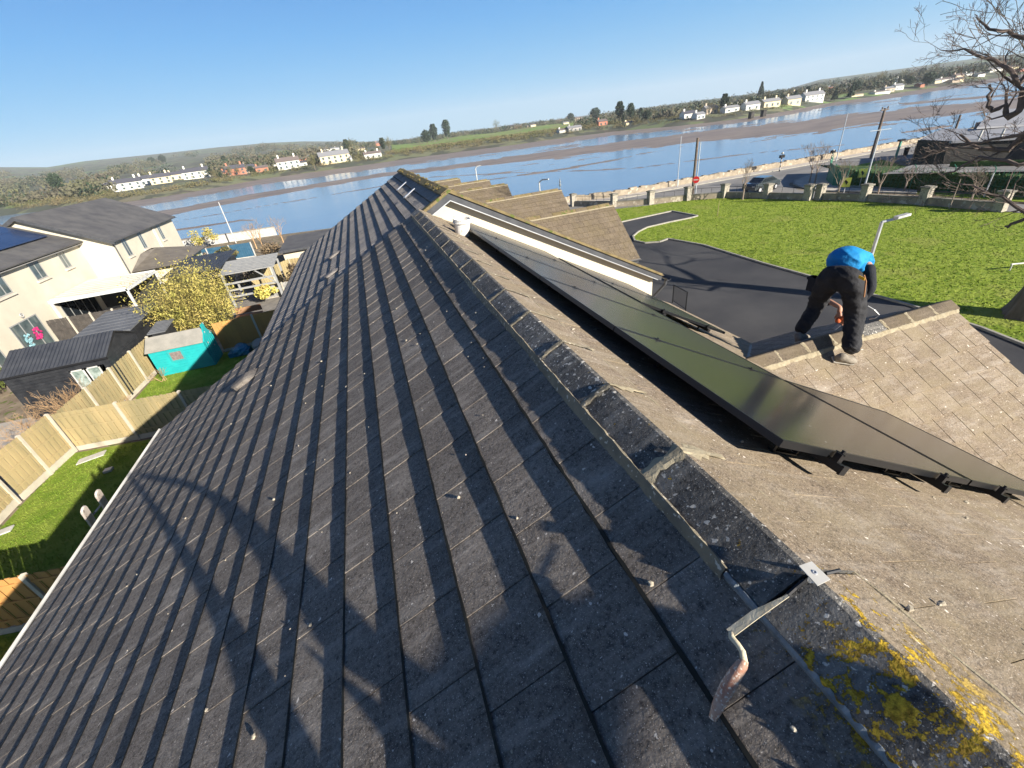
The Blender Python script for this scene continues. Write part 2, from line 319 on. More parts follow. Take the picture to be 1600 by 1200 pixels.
# ridge tiles: angular caps, each its own child
def ridge_cap(p, axis, length, la, lb, pa, pb, parent, seed, m=None, th=0.022, tilt=0.0):
    """V-shaped cap; p = apex start, legs la (side +) with pitch pa and lb (side -) with pitch pb"""
    ax = V(axis).normalized(); sd = V((ax.y, -ax.x, 0)); rnd = random.Random(seed)
    ea = sd*math.cos(pa)-V((0,0,1))*math.sin(pa); eb = -sd*math.cos(pb)-V((0,0,1))*math.sin(pb); p = V(p)
    b = MB(); n = 12; vs = []
    for i in range(n+1):
        q = p+ax*(length*i/n)+V((0,0,rnd.uniform(-0.0006,0.0006)+tilt*(i/n-0.5)))
        row = [q+ea*la+V((0,0,-0.0)), q+ea*la*0.5+V((0,0,0.001)), q+ea*0.012-V((0,0,0.001)), q+eb*0.012-V((0,0,0.001)), q+eb*lb*0.5+V((0,0,0.001)), q+eb*lb]
        low = [r-V((0,0,th)) for r in row]; vs += row+low[::-1]
    fs = []
    for i in range(n):
        for j in range(12): a = i*12+j; c = i*12+(j+1)%12; fs.append((a, c, c+12, a+12))
    fs += [tuple(range(11,-1,-1)), tuple(range(n*12, n*12+12))]; b.add(vs, fs); b.mi = [1 if (k < 12*n and k % 12 in (0, 1)) else 0 for k in range(len(fs))]
    o = b.build('ridge_tile', [m or T_ridge, m or T_tan], parent)
    a = o.data.attributes.new('tone', 'FLOAT', 'FACE'); a.data.foreach_set('value', [rnd.random()]*len(b.f)); return o
ys = [-2.75, -2.2, -1.65, -1.1, -0.56, -0.01, 0.52, 1.07, 1.62, 2.18, 2.73, 3.28, 3.83, 4.38, 4.93, 5.48, 6.03, 6.58, 7.05, 7.52]
rr = random.Random(5)
for i in range(len(ys)-1):
    ridge_cap((rr.uniform(-.004,.004), ys[i]+0.006, RZ-0.003), (0,1,0), ys[i+1]-ys[i]-0.012, 0.235, 0.168, A1+0.03, A1+0.03, house, i, tilt=rr.uniform(-.004,.004))
def rough_strip(rows, m, name, parent, seed, jit=0.004, smooth=False):
    """rows: cross-sections (lists of points) along a strip"""
    rnd = random.Random(seed); b = MB(); k = len(rows[0]); vs = []
    for r in rows: vs += [V(p)+V((rnd.uniform(-jit,jit), rnd.uniform(-jit,jit), rnd.uniform(-jit,jit))) for p in r]
    b.add(vs, [(i*k+j, i*k+j+1, (i+1)*k+j+1, (i+1)*k+j) for i in range(len(rows)-1) for j in range(k-1)]); return b.build(name, m, parent, smooth=smooth)
def lp(v, y, n=0.0): return V((-CA*v-SA*n*1.0, y, RZ-SA*v+CA*n)) if False else V((-CA*v, y, RZ-SA*v))+V((-SA,0,CA))*n
def rp(v, y, n=0.0): return V((CA*v, y, RZ-SA*v))+V((SA,0,CA))*n
rows = []
y = -0.43
while y < 7.55:
    rows.append([lp(0.158,y,-0.012), lp(0.166,y,0.003+0.002*math.sin(y*9)), lp(0.186,y,-0.014), lp(0.206+0.008*math.sin(y*3.1),y,-0.036), lp(0.214,y,-0.055)]); y += 0.035
rough_strip(rows, mortar, 'mortar_bedding', house, 3, 0.0028)
rows = []; y = -1.4
while y < -0.43:
    k = 0.006*math.sin(y*170) if (math.sin(y*13) > -0.2) else 0
    rows.append([lp(0.166,y,-0.02), lp(0.172,y,-0.008+k), lp(0.184,y,-0.014+k), lp(0.192,y,-0.05)]); y += 0.006
rough_strip(rows, lead, 'ridge_lead', house, 4, 0.0006)
b = MB(); b.tube([rp(0.240+0.003*math.sin(y*5), y, -0.020+.001*math.sin(y*17)) for y in [-1.6+k*.06 for k in range(153)]], [.011+.003*math.sin(k*1.7) for k in range(153)], 8); b.build('mortar_bedding', mortar_new, house)
for i, yy in enumerate(ys[5:-1]):             # mortar daubs over the joints
    rows = []
    wd = 0.022 if i else 0.036
    for k in range(9):
        v = -0.0+0.168*k/8; rows.append([lp(v+.002, yy-wd*rr.uniform(.6,1.3), 0.0), lp(v, yy-wd*.4, 0.005), lp(v, yy+wd*.3, 0.006), lp(v, yy+wd*rr.uniform(.6,1.3), 0.0)])
    rough_strip(rows, mortar if i else mortar_new, 'joint_mortar', house, 20+i, 0.0022)
    rows = []
    for k in range(9):
        v = 0.235*k/8; f = 1.5 if k in (2,3,4) and i < 2 else .5
        rows.append([rp(v+.002, yy-wd*f*rr.uniform(.5,1.2), -0.001), rp(v, yy-wd*.4, 0.004), rp(v, yy+wd*.3, 0.0045), rp(v, yy+wd*f*rr.uniform(.5,1.2), -0.001)])
    rough_strip(rows, mortar_new if i < 2 else mortar, 'joint_mortar', house, 60+i, 0.0012)
# mortar smears and crumbs left on the tiles
crumb = mat('mortar_crumbs', (0.50, 0.44, 0.34), (0.32, 0.28, 0.21), rough=0.95, scale=30)
b = MB(); rc = random.Random(9)
for i in range(150):
    v = 0.25+rc.random()**1.6*4.2; y = rc.uniform(-0.9, 6.5); s_ = rc.choice((0.003, 0.003, 0.004, 0.004, 0.006, 0.010)) ; p = lp(v, y, -0.022); b.blob(p, s_, s_*1.3, s_*0.8, rc, 5, 4, 0.3)
for i in range(90):
    v = 0.3+rc.random()**1.5*2.6; y = rc.uniform(-1.0, 6.5); s_ = rc.choice((0.003, 0.005, 0.008)); b.blob(rp(v, y, -0.016), s_*1.6, s_*1.2, s_*.6, rc, 5, 4, 0.3)
tag(b.build('mortar_crumbs', crumb), 'pale crumbs of dried mortar scattered over the roof tiles', 'mortar debris', kind='stuff')
# side gable (the one the roofer works on)
GY, GZ, GP = 2.74, 6.72, math.radians(31); gc, gs, gt = math.cos(GP), math.sin(GP), math.tan(GP)
gable = house
gn = tiles('roof_slope', T_tan, V((0,GY,GZ))-V((0,-gs,gc))*0.035, (1,0,0), (0,-gc,-gs), 2.4, 6.80, 0.09, 2.75, 0.335, 0.335, 0.021, gable, 7, side=0.003)
gf = tiles('roof_slope', T_dark, V((0,GY,GZ))-V((0,gs,gc))*0.035, (1,0,0), (0,gc,-gs), 2.4, 6.80, 0.09, 2.62, 0.335, 0.335, 0.014, gable, 8, side=0.003)
mb = MB(); mb.obox((3.3,GY,GZ-.1),(3.42,0,0),(0,-2.3,-2.3*gt),(0,0,-.06)); mb.obox((3.3,GY,GZ-.1),(3.42,0,0),(0,2.2,-2.2*gt),(0,0,-.06)); mb.build('roof_deck', slate, gable)
mb = MB(); mb.box(5.3, 6.62, GY-2.0, GY+2.0, 0, 5.4); mb.prism([(5.3,GY-2.0,5.4),(5.3,GY+2.0,5.4),(5.3,GY,5.4+2.0*gt-.1)],(1.32,0,0)); mb.build('wall', cream2, gable)
gx = [3.22, 3.67, 4.12, 4.57, 5.03, 5.49, 5.95, 6.41, 6.86]
for i in range(len(gx)-1):
    ridge_cap((gx[i]+.004, GY, GZ+rr.uniform(-.003,.003)), (1,0,0), gx[i+1]-gx[i]-.008, 0.17, 0.17, GP, GP, gable, 100+i, m=T_wing if i != 4 else T_ridge)
rows = []; x = 3.25
while x < 6.85:
    q = lambda v, n: V((x, GY-gc*v, GZ-gs*v))+V((0,-gs,gc))*n
    e = 0.008*math.sin(x*11)+0.005*math.sin(x*31); rows.append([q(.165,-.002), q(.178,.004), q(.20+e,-.006), q(.225+e,-.022), q(.235+e,-.05)]); x += 0.03
rough_strip(rows, mortar_new, 'mortar_bedding', gable, 33, 0.005)
for i, x in enumerate(gx[1:-1]):
    rows = []
    for k in range(8):
        v = .17*k/7; q = lambda dx, n: V((x+dx, GY-gc*v, GZ-gs*v))+V((0,-gs,gc))*n
        rows.append([q(-.03*rr.uniform(.4,1.2),0), q(-.008,.006), q(.008,.006), q(.03*rr.uniform(.4,1.2),0)])
    rough_strip(rows, mortar_new, 'joint_mortar', gable, 130+i, 0.003)
mb = MB(); vp = [V((3.26+1.1*(Y-GY), Y, 8.5-TA*(3.26+1.1*(Y-GY))+.02)) for Y in (2.8, 3.4, 4.0, 4.7)]
for k in range(3): mb.obox(vp[k]+V((-.10,-.05,0.0)), vp[k+1]-vp[k], (0.22, -0.08, -0.09), (0,0,0.012))
mb.build('valley_lead', lead, gable)
# neighbouring, slightly lower and wider roof beyond
nb = thing('neighbouring_house', (0.7, 12, 0), 'next house of the terrace with mossy ridge and cream gable wall above the panels', 'house', 'joined houses of the terrace')
NX, NZ, NA = 0.62, 8.74, math.atan(0.532); nca, nsa, nta = math.cos(NA), math.sin(NA), 0.532
N0, N1 = 7.52, 16.4
tiles('roof_slope', T_far, V((NX,0,NZ))-V((-nsa,0,nca))*0.05, (0,1,0), (-nca,0,-nsa), N0, N1, 0.1, 4.72, 0.2885, 0.2, 0.0245, nb, 11, side=0.003, jit=0.0025, crease_shade=True)
tiles('roof_slope', T_wing, V((NX,0,NZ))-V((nsa,0,nca))*0.05, (0,1,0), (nca,0,-nsa), N0, N1, 0.1, 5.42, 0.33, 0.3, 0.02, nb, 12)
mb = MB(); mb.obox((NX,N0+.05,NZ-.13),(-4.0,0,-4.0*nta),(0,N1-N0-.06,0),(0,0,-.06)); mb.obox((NX,N0+.05,NZ-.13),(4.6,0,-4.6*nta),(0,N1-N0-.06,0),(0,0,-.06)); mb.build('roof_deck', slate, nb)
mb = MB(); mb.box(-3.1, 5.2, 7.67, N1-.3, 0, 6.0); mb.prism([(-3.1,7.67,6.0),(5.2,7.67,6.0),(5.2,7.67,6.10),(NX,7.67,NZ-.14),(-3.1,7.67,6.45)],(0,N1-.3-7.67,0)); mb.build('wall', cream2, nb)
y = N0; i = 0
while y < N1-.1:
    ridge_cap((NX, y+.004, NZ+.01+rr.uniform(-.006,.006)), (0,1,0), .44, 0.17, 0.17, NA, NA, nb, 200+i, m=moss, th=.03); y += .45; i += 1
b = MB(); rm = random.Random(12)             # moss cushions along the ridge joints
for k in range(150): b.blob((NX+rm.uniform(-.13,.1), N0+rm.random()*(N1-N0), NZ-rm.uniform(.02,.06)), .025,.03,.02, rm, 6, 4, .3)
b.build('moss', mat('moss_cushion', (0.10,0.085,0.03),(0.17,0.13,0.05), rough=1, scale=8), nb)
for sgn, n_ in ((1, 4.72), (-1, 3.95)):       # verge tiles and barge boards of the gable
    b = MB(); b.obox((NX, N0-.03, NZ-.01), (sgn*n_,0,-n_*nta), (0,.16,0), (0,0,-.055)); b.build('verge', moss, nb)
    b = MB(); b.obox((NX, N0+.0, NZ-.07), (sgn*n_,0,-n_*nta), (0,.035,0), (0,0,-.12)); b.build('barge_board', fascia_m, nb)
    b = MB(); b.obox((NX, N0-.012, NZ-.192), (sgn*(n_-.1),0,-(n_-.1)*nta), (0,.03,0), (0,0,-.018)); b.build('trim', galv, nb)
    b = MB(); b.obox((NX, N0+.036, NZ-.16), (sgn*n_,0,-n_*nta), (0,.22,0), (0,0,-.02)); b.build('soffit', soffit_m, nb)
gutter((-3.42, N0, 6.40), (-3.42, N1, 6.40), white_pvc, nb, .045); gutter((5.52, N0-.05, 6.07), (5.52, N1, 6.07), fascia_m, nb, .055)
b = MB(); b.tube([(5.52,N0+.06,6.02),(5.5,N0+.06,5.9),(5.25,N0+.20,5.55),(5.25,N0+.20,5.3),(5.25,N0+.20,0.1)], .034, 8); b.build('downpipe', fascia_m, nb)
b = MB(); b.obox((1.02, N0+.22,8.1),(.03,0,0),(0,.03,0),(0,0,.3)); b.build('bracket', fascia_m, nb)
# roof vents
def hood(v, y, w_, l_, h_, m, parent, plane=lp, name='roof_vent'):
    b = MB(); n = 8; rows = []
    for i in range(n+1):
        k = i/n; hh = h_*min(1, k*3); wd = w_/2*(1 if k < .7 else math.sqrt(max(0.05, 1-((k-.7)/.32)**2)))
        rows.append([plane(v+l_*k, y-wd, -.03), plane(v+l_*k, y-wd, -.03+hh*.75), plane(v+l_*k, y-wd*.6, -.03+hh), plane(v+l_*k, y+wd*.6, -.03+hh), plane(v+l_*k, y+wd, -.03+hh*.75), plane(v+l_*k, y+wd, -.03)])
    vs = [p for r in rows for p in r]; b.add(vs, [(i*6+j, i*6+(j+1)%6, (i+1)*6+(j+1)%6, (i+1)*6+j) for i in range(n) for j in range(6)]+[tuple(range(6)), tuple(range(n*6+5,n*6-1,-1))])
    return b.build(name, m, parent)
o_ = hood(3.62, 5.95, .30, .46, .085, T_dark, house)
def npl(v, y, n=0.0): return V((NX-nca*v, y, NZ-nsa*v))+V((-nsa,0,nca))*n
for vv, y in ((2.72, 8.75), (2.72, 10.6)): hood(vv, y, .22, .34, .05, T_far, nb, plane=npl)
def npx(x, y, n):
    n0 = V((-nsa,0,nca)); v = ray(x, y); k = (n0.dot(V((NX,0,NZ)))+n-n0.dot(CAM))/n0.dot(v); return CAM+v*k
for a_, c_, wd_ in (((619,298), (632,286), 'farther'), ((630,310), (645,296), 'nearer')):
    p, q = npx(*a_, .03), npx(*c_, .03); d_ = (q-p); sd_ = d_.cross(V((-nsa,0,nca))).normalized()*.13; b = MB(); b.obox(p, d_, sd_, (0,0,.015))
    tag(b.build('metal_strip', galv, loc=p), 'short shiny metal strip on the dark slope of the next roof, the '+wd_+' of two', 'metal strip')
# front wings of the terrace (small gables with tan tiles)
def wing(X1, Y0_, zr, hw, rise, ztip, label, zr0=None):
    t = thing('terrace_wing', (X1-1.5, Y0_, 0), label, 'gable roof', 'front gables of the terrace')
    p = math.atan(rise/hw); c_, s_ = math.cos(p), math.sin(p); L_ = hw/c_; X0 = X1-4.2
    tiles('roof_slope', T_wing, V((0,Y0_,zr))-V((0,-s_,c_))*.03, (1,0,0), (0,-c_,-s_), X0, X1, .08, L_, .24, .2, .018, t, int(Y0_*7), side=.004)
    tiles('roof_slope', T_wing, V((0,Y0_,zr))-V((0,s_,c_))*.03, (1,0,0), (0,c_,-s_), X0, X1, .08, L_, .24, .2, .018, t, int(Y0_*9))
    b = MB(); z0 = zr-rise; b.box(X0+.1, X1-.25, Y0_-hw+.2, Y0_+hw-.2, 0, z0+.05); b.prism([(X0+.1,Y0_-hw+.2,z0+.05),(X0+.1,Y0_+hw-.2,z0+.05),(X0+.1,Y0_,zr-.12)], (X1-X0-.35,0,0)); b.build('wall', cream2, t)
    b = MB(); b.obox((X1-.26, Y0_-hw+.05, zr-rise-.05),(.22,0,0),(0,hw,rise),(0,0,-.1)); b.obox((X1-.26, Y0_+hw-.05, zr-rise-.05),(.22,0,0),(0,-hw,rise),(0,0,-.1)); b.build('barge_board', fascia_m, t)
    gutter((X1, Y0_-hw-.04, z0-.0), (X0+1.5, Y0_-hw-.04, z0-.0), fascia_m, t, .05)
    x = X0; i = 0
    while x < X1-.2:
        ridge_cap((x, Y0_, zr+.015), (1,0,0), min(.44, X1-x), .15, .15, p, p, t, i, m=moss if i % 3 else T_wing, th=.025); x += .45; i += 1
    b = MB(); b.obox((X0, Y0_-c_*.16, zr-s_*.16+.0),(X1-X0,0,0),(0,-.03,-.02),(0,0,.02)); b.build('mortar_bedding', mortar_new, t)
    return t
wt = [at(957,316,6.81), at(876,293.5,6.81), at(792,285.5,6.81), at(764,279,6.75), at(718,277,6.75)]
words = ['nearest tan tiled front gable, largest in view, above the driveway', 'second tan tiled front gable, with a lead finial at its tip', 'third tan front gable, partly behind the larger two', 'fourth tan front gable, only its upper slope showing', 'farthest tan front gable of the row, mostly hidden by the mossy ridge']
for k, p in enumerate(wt):
    wing(p.x, p.y, p.z, 1.95, 1.62, 5.2, words[k])
    if k == 1:
        b = MB(); b.lathe((p.x-.02, p.y, p.z-.25), [(.02,0),(.02,.3),(.05,.34),(.06,.4),(.03,.46),(.05,.52),(.02,.62),(.004,.7)], 8)
        tag(b.build('roof_finial', lead, loc=p), 'small dark finial on the tip of the second front gable', 'finial')
# far body of the terrace behind the wings
for k, (y0, y1) in enumerate(((16.9, 22.2), (22.3, 27.0), (27.1, 31.2), (31.3, 35.2))):
    t = thing('terrace_house', (4.2, (y0+y1)/2, 0), ['terrace house with dark roof directly beyond the mossy ridge', 'terrace house second beyond the mossy ridge', 'terrace house third beyond the mossy ridge', 'terrace house at the far end of the row'][k], 'house', 'joined houses of the terrace')
    b = MB(); b.box(2.4, 6.0, y0, y1, 0, 5.3); b.build('wall', cream2, t)
    b = MB(); b.prism([(2.2,y0,5.3),(6.2,y0,5.3),(4.2,y0,6.5)], (0,y1-y0,0)); b.build('roof', slate, t)
# ------------------------------------------------------------------ solar panels on the right slope
pan_glass = mat('panel_glass', (0.014, 0.014, 0.017), (0.02, 0.02, 0.022), rough=0.22, scale=0.8, spec=0.5, coat=0.2, speck=((0.45,0.45,0.4), 34, 0.73))
MATS['panel_glass'].node_tree.nodes['Principled BSDF'].inputs['Coat Roughness'].default_value = 0.12
pan_frame = mat('panel_frame', (0.022, 0.024, 0.028), rough=0.35, metal=0.6, spec=0.5)
rail_m = mat('black_rail', (0.03, 0.032, 0.036), rough=0.35, metal=0.7)
def pp(u, v, n=0.0): return rp(v, u, n)
RU, RV, RN = V((0,1,0)), V((CA,0,-SA)), V((SA,0,CA))
def panel(u, v, w_, l_, label, top=0.12):
    t = thing('solar_panel', pp(u, v, top), label, 'solar panel', 'black solar panels on the sunny slope')
    b = MB(); o = pp(u, v, top-.035); fw = .012
    b.obox(o, RU*w_, RV*fw, RN*.035); b.obox(o+RV*(l_-fw), RU*w_, RV*fw, RN*.035)
    b.obox(o+RV*fw, RU*fw, RV*(l_-2*fw), RN*.035); b.obox(o+RV*fw+RU*(w_-fw), RU*fw, RV*(l_-2*fw), RN*.035); b.build('frame', pan_frame, t)
    b = MB(); b.obox(o+RU*fw+RV*fw+RN*.026, RU*(w_-2*fw), RV*(l_-2*fw), RN*.006); b.build('glass', pan_glass, t); return t
W_, L_ = 1.375, 1.90
names = ['nearest', 'second', 'third', 'fourth', 'fifth and farthest']
for i in range(5): panel(0.0+i*(W_+.012), 0.54, W_, L_, names[i] + ' black solar panel of the long upper row below the ridge')
panel(0.0, 2.47, W_, 1.76, 'black solar panel of the lower row, beside the side gable slope')
panel(3.75, 2.56, W_, 1.72, 'black solar panel of the lower row, just beyond the side gable')
panel(3.75+W_+.012, 2.56, W_, 1.72, 'black solar panel at the far end of the lower row by the cream gable wall')
for i, (u0, u1, v) in enumerate(((-.07, 6.95, .92), (-.07, 6.95, 1.99), (-.07, 1.45, 2.86), (-.07, 1.45, 3.80), (3.68, 6.6, 2.95), (3.68, 6.6, 3.85))):
    t = thing('mounting_rail', pp(u0, v, .085), ['uppermost mounting rail with black end clamp under the upper panel row', 'second mounting rail under the upper panel row', 'short mounting rail just below the long panel row at its near end', 'lowest short mounting rail at the near lower panel', 'upper mounting rail under the panels beyond the side gable', 'lower mounting rail under the panels beyond the side gable'][i], 'rail', 'mounting rails under the panels')
    b = MB(); b.obox(pp(u0, v, .045), RU*(u1-u0), RV*.038, RN*.038); b.build('rail', rail_m, t)
    b = MB(); b.obox(pp(u0-.006, v-.004, .041), RU*.012, RV*.046, RN*.046); b.build('end_cap', blackmetal, t)
    b = MB(); b.obox(pp(u0+.03, v-.002, .083), RU*.028, RV*.034, RN*.042); b.obox(pp(u0+.024, v+.01, .123), RU*.045, RV*.014, RN*.005); b.tube([pp(u0+.045,v+.02,.12), pp(u0+.045,v+.02,.143)], .008, 6); b.build('end_clamp', blackmetal, t)
    u = u0+.22
    while u < u1:
        b = MB(); b.obox(pp(u, v+.05, .0), RU*.03, RV*.006, RN*.06); b.obox(pp(u, v-.14, -.012), RU*.03, RV*.20, RN*.006); b.obox(pp(u, v-.14, -.012), RU*.006, RV*.02, RN*.05); b.build('roof_hook', rail_m, t); u += 0.95
    for k in range(1, 5):
        uu = k*(W_+.012)-.006 if u0 < 0 else 3.75+k*(W_+.012)-.006
        if uu < u1-.1: b = MB(); b.obox(pp(uu-.02, v-.002, .121), RU*.04, RV*.04, RN*.004); b.tube([pp(uu,v+.018,.12), pp(uu,v+.018,.135)], .007, 6); b.build('mid_clamp', blackmetal, t)
# bucket
bk = thing('bucket', (0.36, 5.72, 8.27), 'white mortar bucket standing on the ridge in front of the cream gable', 'bucket')
ax = V((0.10, -0.05, 1)).normalized(); bc = V((0.40, 5.70, 8.25))
bucket_m = mat('bucket_plastic', (0.72,0.71,0.68), (0.5,0.47,0.42), rough=0.6, scale=9, speck=((0.4,0.36,0.3), 20, 0.62))
b = MB(); b.lathe(bc, [(.105,0),(.125,.22),(.135,.23),(.135,.25),(.128,.25),(.12,.22),(.1,.02)], 24, ax); b.build('body', bucket_m, bk, smooth=False)
b = MB(); b.lathe(bc, [(.129,.19),(.140,.19),(.140,.205),(.129,.205)], 24, ax); b.build('rim', bucket_m, bk)
b = MB(); b.tube([bc+ax*.22+V((math.cos(a)*.137, math.sin(a)*.137, .02*math.sin(a*2)+(-.05))) for a in [k*math.pi/10+.3 for k in range(11)]], .004, 6); b.build('handle', galv, bk)
# trowel on the ridge
tr = thing('trowel', (-0.22, -0.57, 8.33), 'worn red handled trowel with mortar caked shank lying over the ridge', 'trowel')
def lpx(x, y, n):                             # photo point carried by the left slope, n above it
    n0 = V((-SA,0,CA)); v = ray(x, y); k = (n0.dot(V((0,0,RZ)))+n-n0.dot(CAM))/n0.dot(v); return CAM+v*k
handle_m = mat('worn_handle', (0.46,0.33,0.25), (0.36,0.17,0.11), rough=0.8, scale=45, bump=0.002, bscale=50, speck=((0.62,0.52,0.42), 120, 0.56))
caked = mat('mortar_caked', (0.62,0.55,0.40), (0.48,0.41,0.28), rough=0.9, scale=25, bump=0.003, bscale=70)
b = MB(); b.tube([lpx(1113,1124,-.012), lpx(1122,1103,-.005), lpx(1136,1075,.008), lpx(1150,1052,.018), lpx(1160,1038,.025), lpx(1164,1031,.028)], [.009,.0145,.0175,.0165,.014,.009], 12); b.build('handle', handle_m, tr, smooth=True)
b = MB(); b.tube([lpx(1163,1034,.028), lpx(1160,1018,.032), lpx(1152,1006,.034), lpx(1143,996,.033), lpx(1142,988,.032)], [.0085,.008,.0075,.008,.006], 10); b.build('tang', caked, tr, smooth=True)
P1, P2, P3 = lpx(1140,990,.030), lpx(1180,960,.030), lpx(1232,931,.030); n0 = V((-SA,0,CA))
b = MB(); d = (P3-P1).normalized(); sd = d.cross(n0).normalized()
b.prism([P1+sd*.012, P2+sd*.012, P3+sd*.003, P3-sd*.003, P2-sd*.010, P1-sd*.011], n0*.0035); b.build('blade', caked, tr)
cd = thing('plastic_plate', (0, -0.57, 8.5), 'small white plastic plate with a screw, strapped across the ridge', 'bracket')
b = MB(); c0, c1, c2, c3 = at(1248,885,8.525), at(1268,878,8.515), at(1297,906,8.515), at(1277,916,8.525); b.prism([c0,c1,c2,c3], (0,0,.003)); b.build('plate', white_pvc, cd)
b = MB(); m0 = (c0+c1+c2+c3)/4; b.lathe(m0+V((0,0,.003)), [(.007,0),(.007,.002),(.004,.003),(.004,.001)], 12); b.build('screw', galv, cd)
b = MB(); b.tube([lpx(1258,906,.004), lpx(1243,918,.004), lpx(1231,929,.006)], .006, 6); b.tube([at(1290,896,8.512), at(1312,891,8.50)], .005, 6); b.build('strap', blackmetal, cd)
# ------------------------------------------------------------------ ground and gardens
def sheet(name, pts, z, m, zz=None):
    b = MB(); b.poly([(p[0], p[1], z) for p in pts]); return structure(b, name, m)
def grid_poly(name, pts, z, m, amp=0.0, step=1.0, kind='structure', seed=3):
    return sheet(name, pts, z, m)
grass_m = mat('lawn_grass', (0.17, 0.235, 0.024), (0.24, 0.30, 0.045), rough=0.9, scale=0.8, bump=0.08, bscale=3.2, spec=0.1, lo=0.3, hi=0.7, speck=[((0.12,0.185,0.018), 2.6, 0.56), ((0.29,0.33,0.07), 5, 0.60), ((0.23,0.27,0.05), 0.35, 0.60), ((0.14,0.20,0.022), 0.5, 0.64)])
grass_g = mat('garden_grass', (0.13, 0.21, 0.022), (0.22, 0.28, 0.045), rough=0.9, scale=1.6, bump=0.05, bscale=9, spec=0.1, speck=((0.22,0.25,0.05), 7, 0.62))
soil_m = mat('garden_soil', (0.16, 0.12, 0.085), (0.25, 0.20, 0.14), rough=1, scale=1.2, bump=0.02, bscale=8, speck=((0.10,0.12,0.03), 3, 0.58))
land = [(-420,190),(-150,92),(-60,79),(-31,73),(-13,70),(-4,67.5),(5,64),(20,56.5),(30,53.6),(90,53.6),(140,57),(260,66),(420,60),(420,-120),(-420,-120)]
sheet('ground', land, -0.02, soil_m)
b = MB()
for i in range(12): p, q = land[i], land[i+1]; b.poly([(p[0],p[1],-4),(q[0],q[1],-4),(q[0],q[1],-.021),(p[0],p[1],-.021)])
structure(b, 'quay_face', stone_m)
# near garden lawn (between the fence and the house)
gp = [(-15.2,-3),(-15.2,15.4),(-14.95,18.2),(-12.0,17.75),(-5.0,16.7),(-5.0,-3)]
sheet('garden_lawn', gp, 0.0, grass_g)
sheet('garden_lawn', [(-14.4,19.1),(-14.2,26.3),(-11.1,26.4),(-5,27.1),(-3.4,27.1),(-3.4,17.0),(-5,17.1),(-11.9,18.0),(-14.1,18.5)], 0.0, grass_g)
sheet('patio', [(-20.0,15),(-15.4,15.5),(-15.5,22.9),(-24,23.5),(-24,30),(-32,30),(-32,15)], 0.004, flag_m)
sheet('yard', [(-14,26.7),(-3,26.3),(-3,40),(-14,41)], 0.004, mat('gravel_yard', (0.17,0.155,0.14),(0.26,0.24,0.21), rough=1, scale=2, bump=.02, bscale=14))
# grass blades along the near garden (many, uncountable)
rg = random.Random(77); b = MB()
for k in range(16000):
    x, y = rg.uniform(-15.1,-8.5), rg.uniform(8.5, 18.1)
    if y > 17.9-(x+15)*.12: continue
    h_ = rg.uniform(.03,.08); a = rg.uniform(0,6.28); dx, dy = math.cos(a)*.012, math.sin(a)*.012; lx, ly = rg.uniform(-.03,.03), rg.uniform(-.03,.03)
    b.add([(x-dx,y-dy,0),(x+dx,y+dy,0),(x+lx,y+ly,h_)], [(0,1,2)])
for k in range(9000):
    x, y = rg.uniform(-14.2,-8.0), rg.uniform(18.6, 26.2)
    h_ = rg.uniform(.03,.08); a = rg.uniform(0,6.28); dx, dy = math.cos(a)*.013, math.sin(a)*.013; lx, ly = rg.uniform(-.03,.03), rg.uniform(-.03,.03)
    b.add([(x-dx,y-dy,0),(x+dx,y+dy,0),(x+lx,y+ly,h_)], [(0,1,2)])
tag(b.build('grass', grass_g), 'short green grass of the back gardens', 'grass', kind='stuff')
# fences: posts, gravel boards and close-boarded panels
def fence(p0, p1, n, label, m, h=1.62, board=.125, gap=0.014, gb=0.28, group=None, post_m=None, posts=(0,1), side=1):
    p0, p1 = V((*p0,0)), V((*p1,0)); d = (p1-p0); L_ = d.length; d.normalize(); nn = V((-d.y,d.x,0))*side
    t = thing('garden_fence', (p0+p1)/2, label, 'fence', group); rf = random.Random(int(abs(p0.x*37+p0.y*11)))
    span = L_/n; pm = post_m or concrete
    for i in range(n+1):
        if (i == 0 and not posts[0]) or (i == n and not posts[1]): continue
        c = p0+d*span*i; b = MB(); b.obox(c-d*.05-nn*.06, d*.10, nn*.12, (0,0,gb+h+.03)); b.add([c-d*.05-nn*.06+V((0,0,gb+h+.031)), c+d*.05-nn*.06+V((0,0,gb+h+.031)), c+d*.05+nn*.06+V((0,0,gb+h+.031)), c-d*.05+nn*.06+V((0,0,gb+h+.031)), c+V((0,0,gb+h+.07))], [(0,1,4),(1,2,4),(2,3,4),(3,0,4)]); b.build('post', pm, t)
    for i in range(n):
        a = p0+d*(span*i+.06); l_ = span-.12
        b = MB(); b.obox(a-nn*.025, d*l_, nn*.05, (0,0,gb)); b.build('gravel_board', pm, t)
        b = MB(); k = 0
        while k*board < l_-.02:
            w_ = min(board-gap, l_-k*board); hh = h+rf.uniform(-.012,.012); q = a+d*(k*board)+V((0,0,gb+.005))
            b.obox(q+nn*(.018 if k % 2 else -.014), d*w_, nn*.016, (0,0,hh)); b.obox(q-nn*.002+d*(w_-.004), d*(gap+.008), nn*.004, (0,0,hh-.02)); k += 1
        for z in (gb+.2, gb+h*.5, gb+h-.25): b.obox(a-nn*.03+V((0,0,z)), d*l_, nn*.028, (0,0,.07))
        b.build('fence_panel', m, t)
    return t
fence((-15.35,4.0),(-15.35,15.35), 6, 'long weathered timber fence beside the lawn, with concrete posts and gravel boards', timber, gb=.25)
fence((-15.3,15.45),(-14.95,18.3), 2, 'short two-bay timber fence at the corner of the near lawn', timber, gb=.25, posts=(0,1))
fence((-14.9,18.35),(-5.2,17.0), 4, 'timber fence across between the two gardens, half in shadow of the house', timber, gb=.22, posts=(0,1))
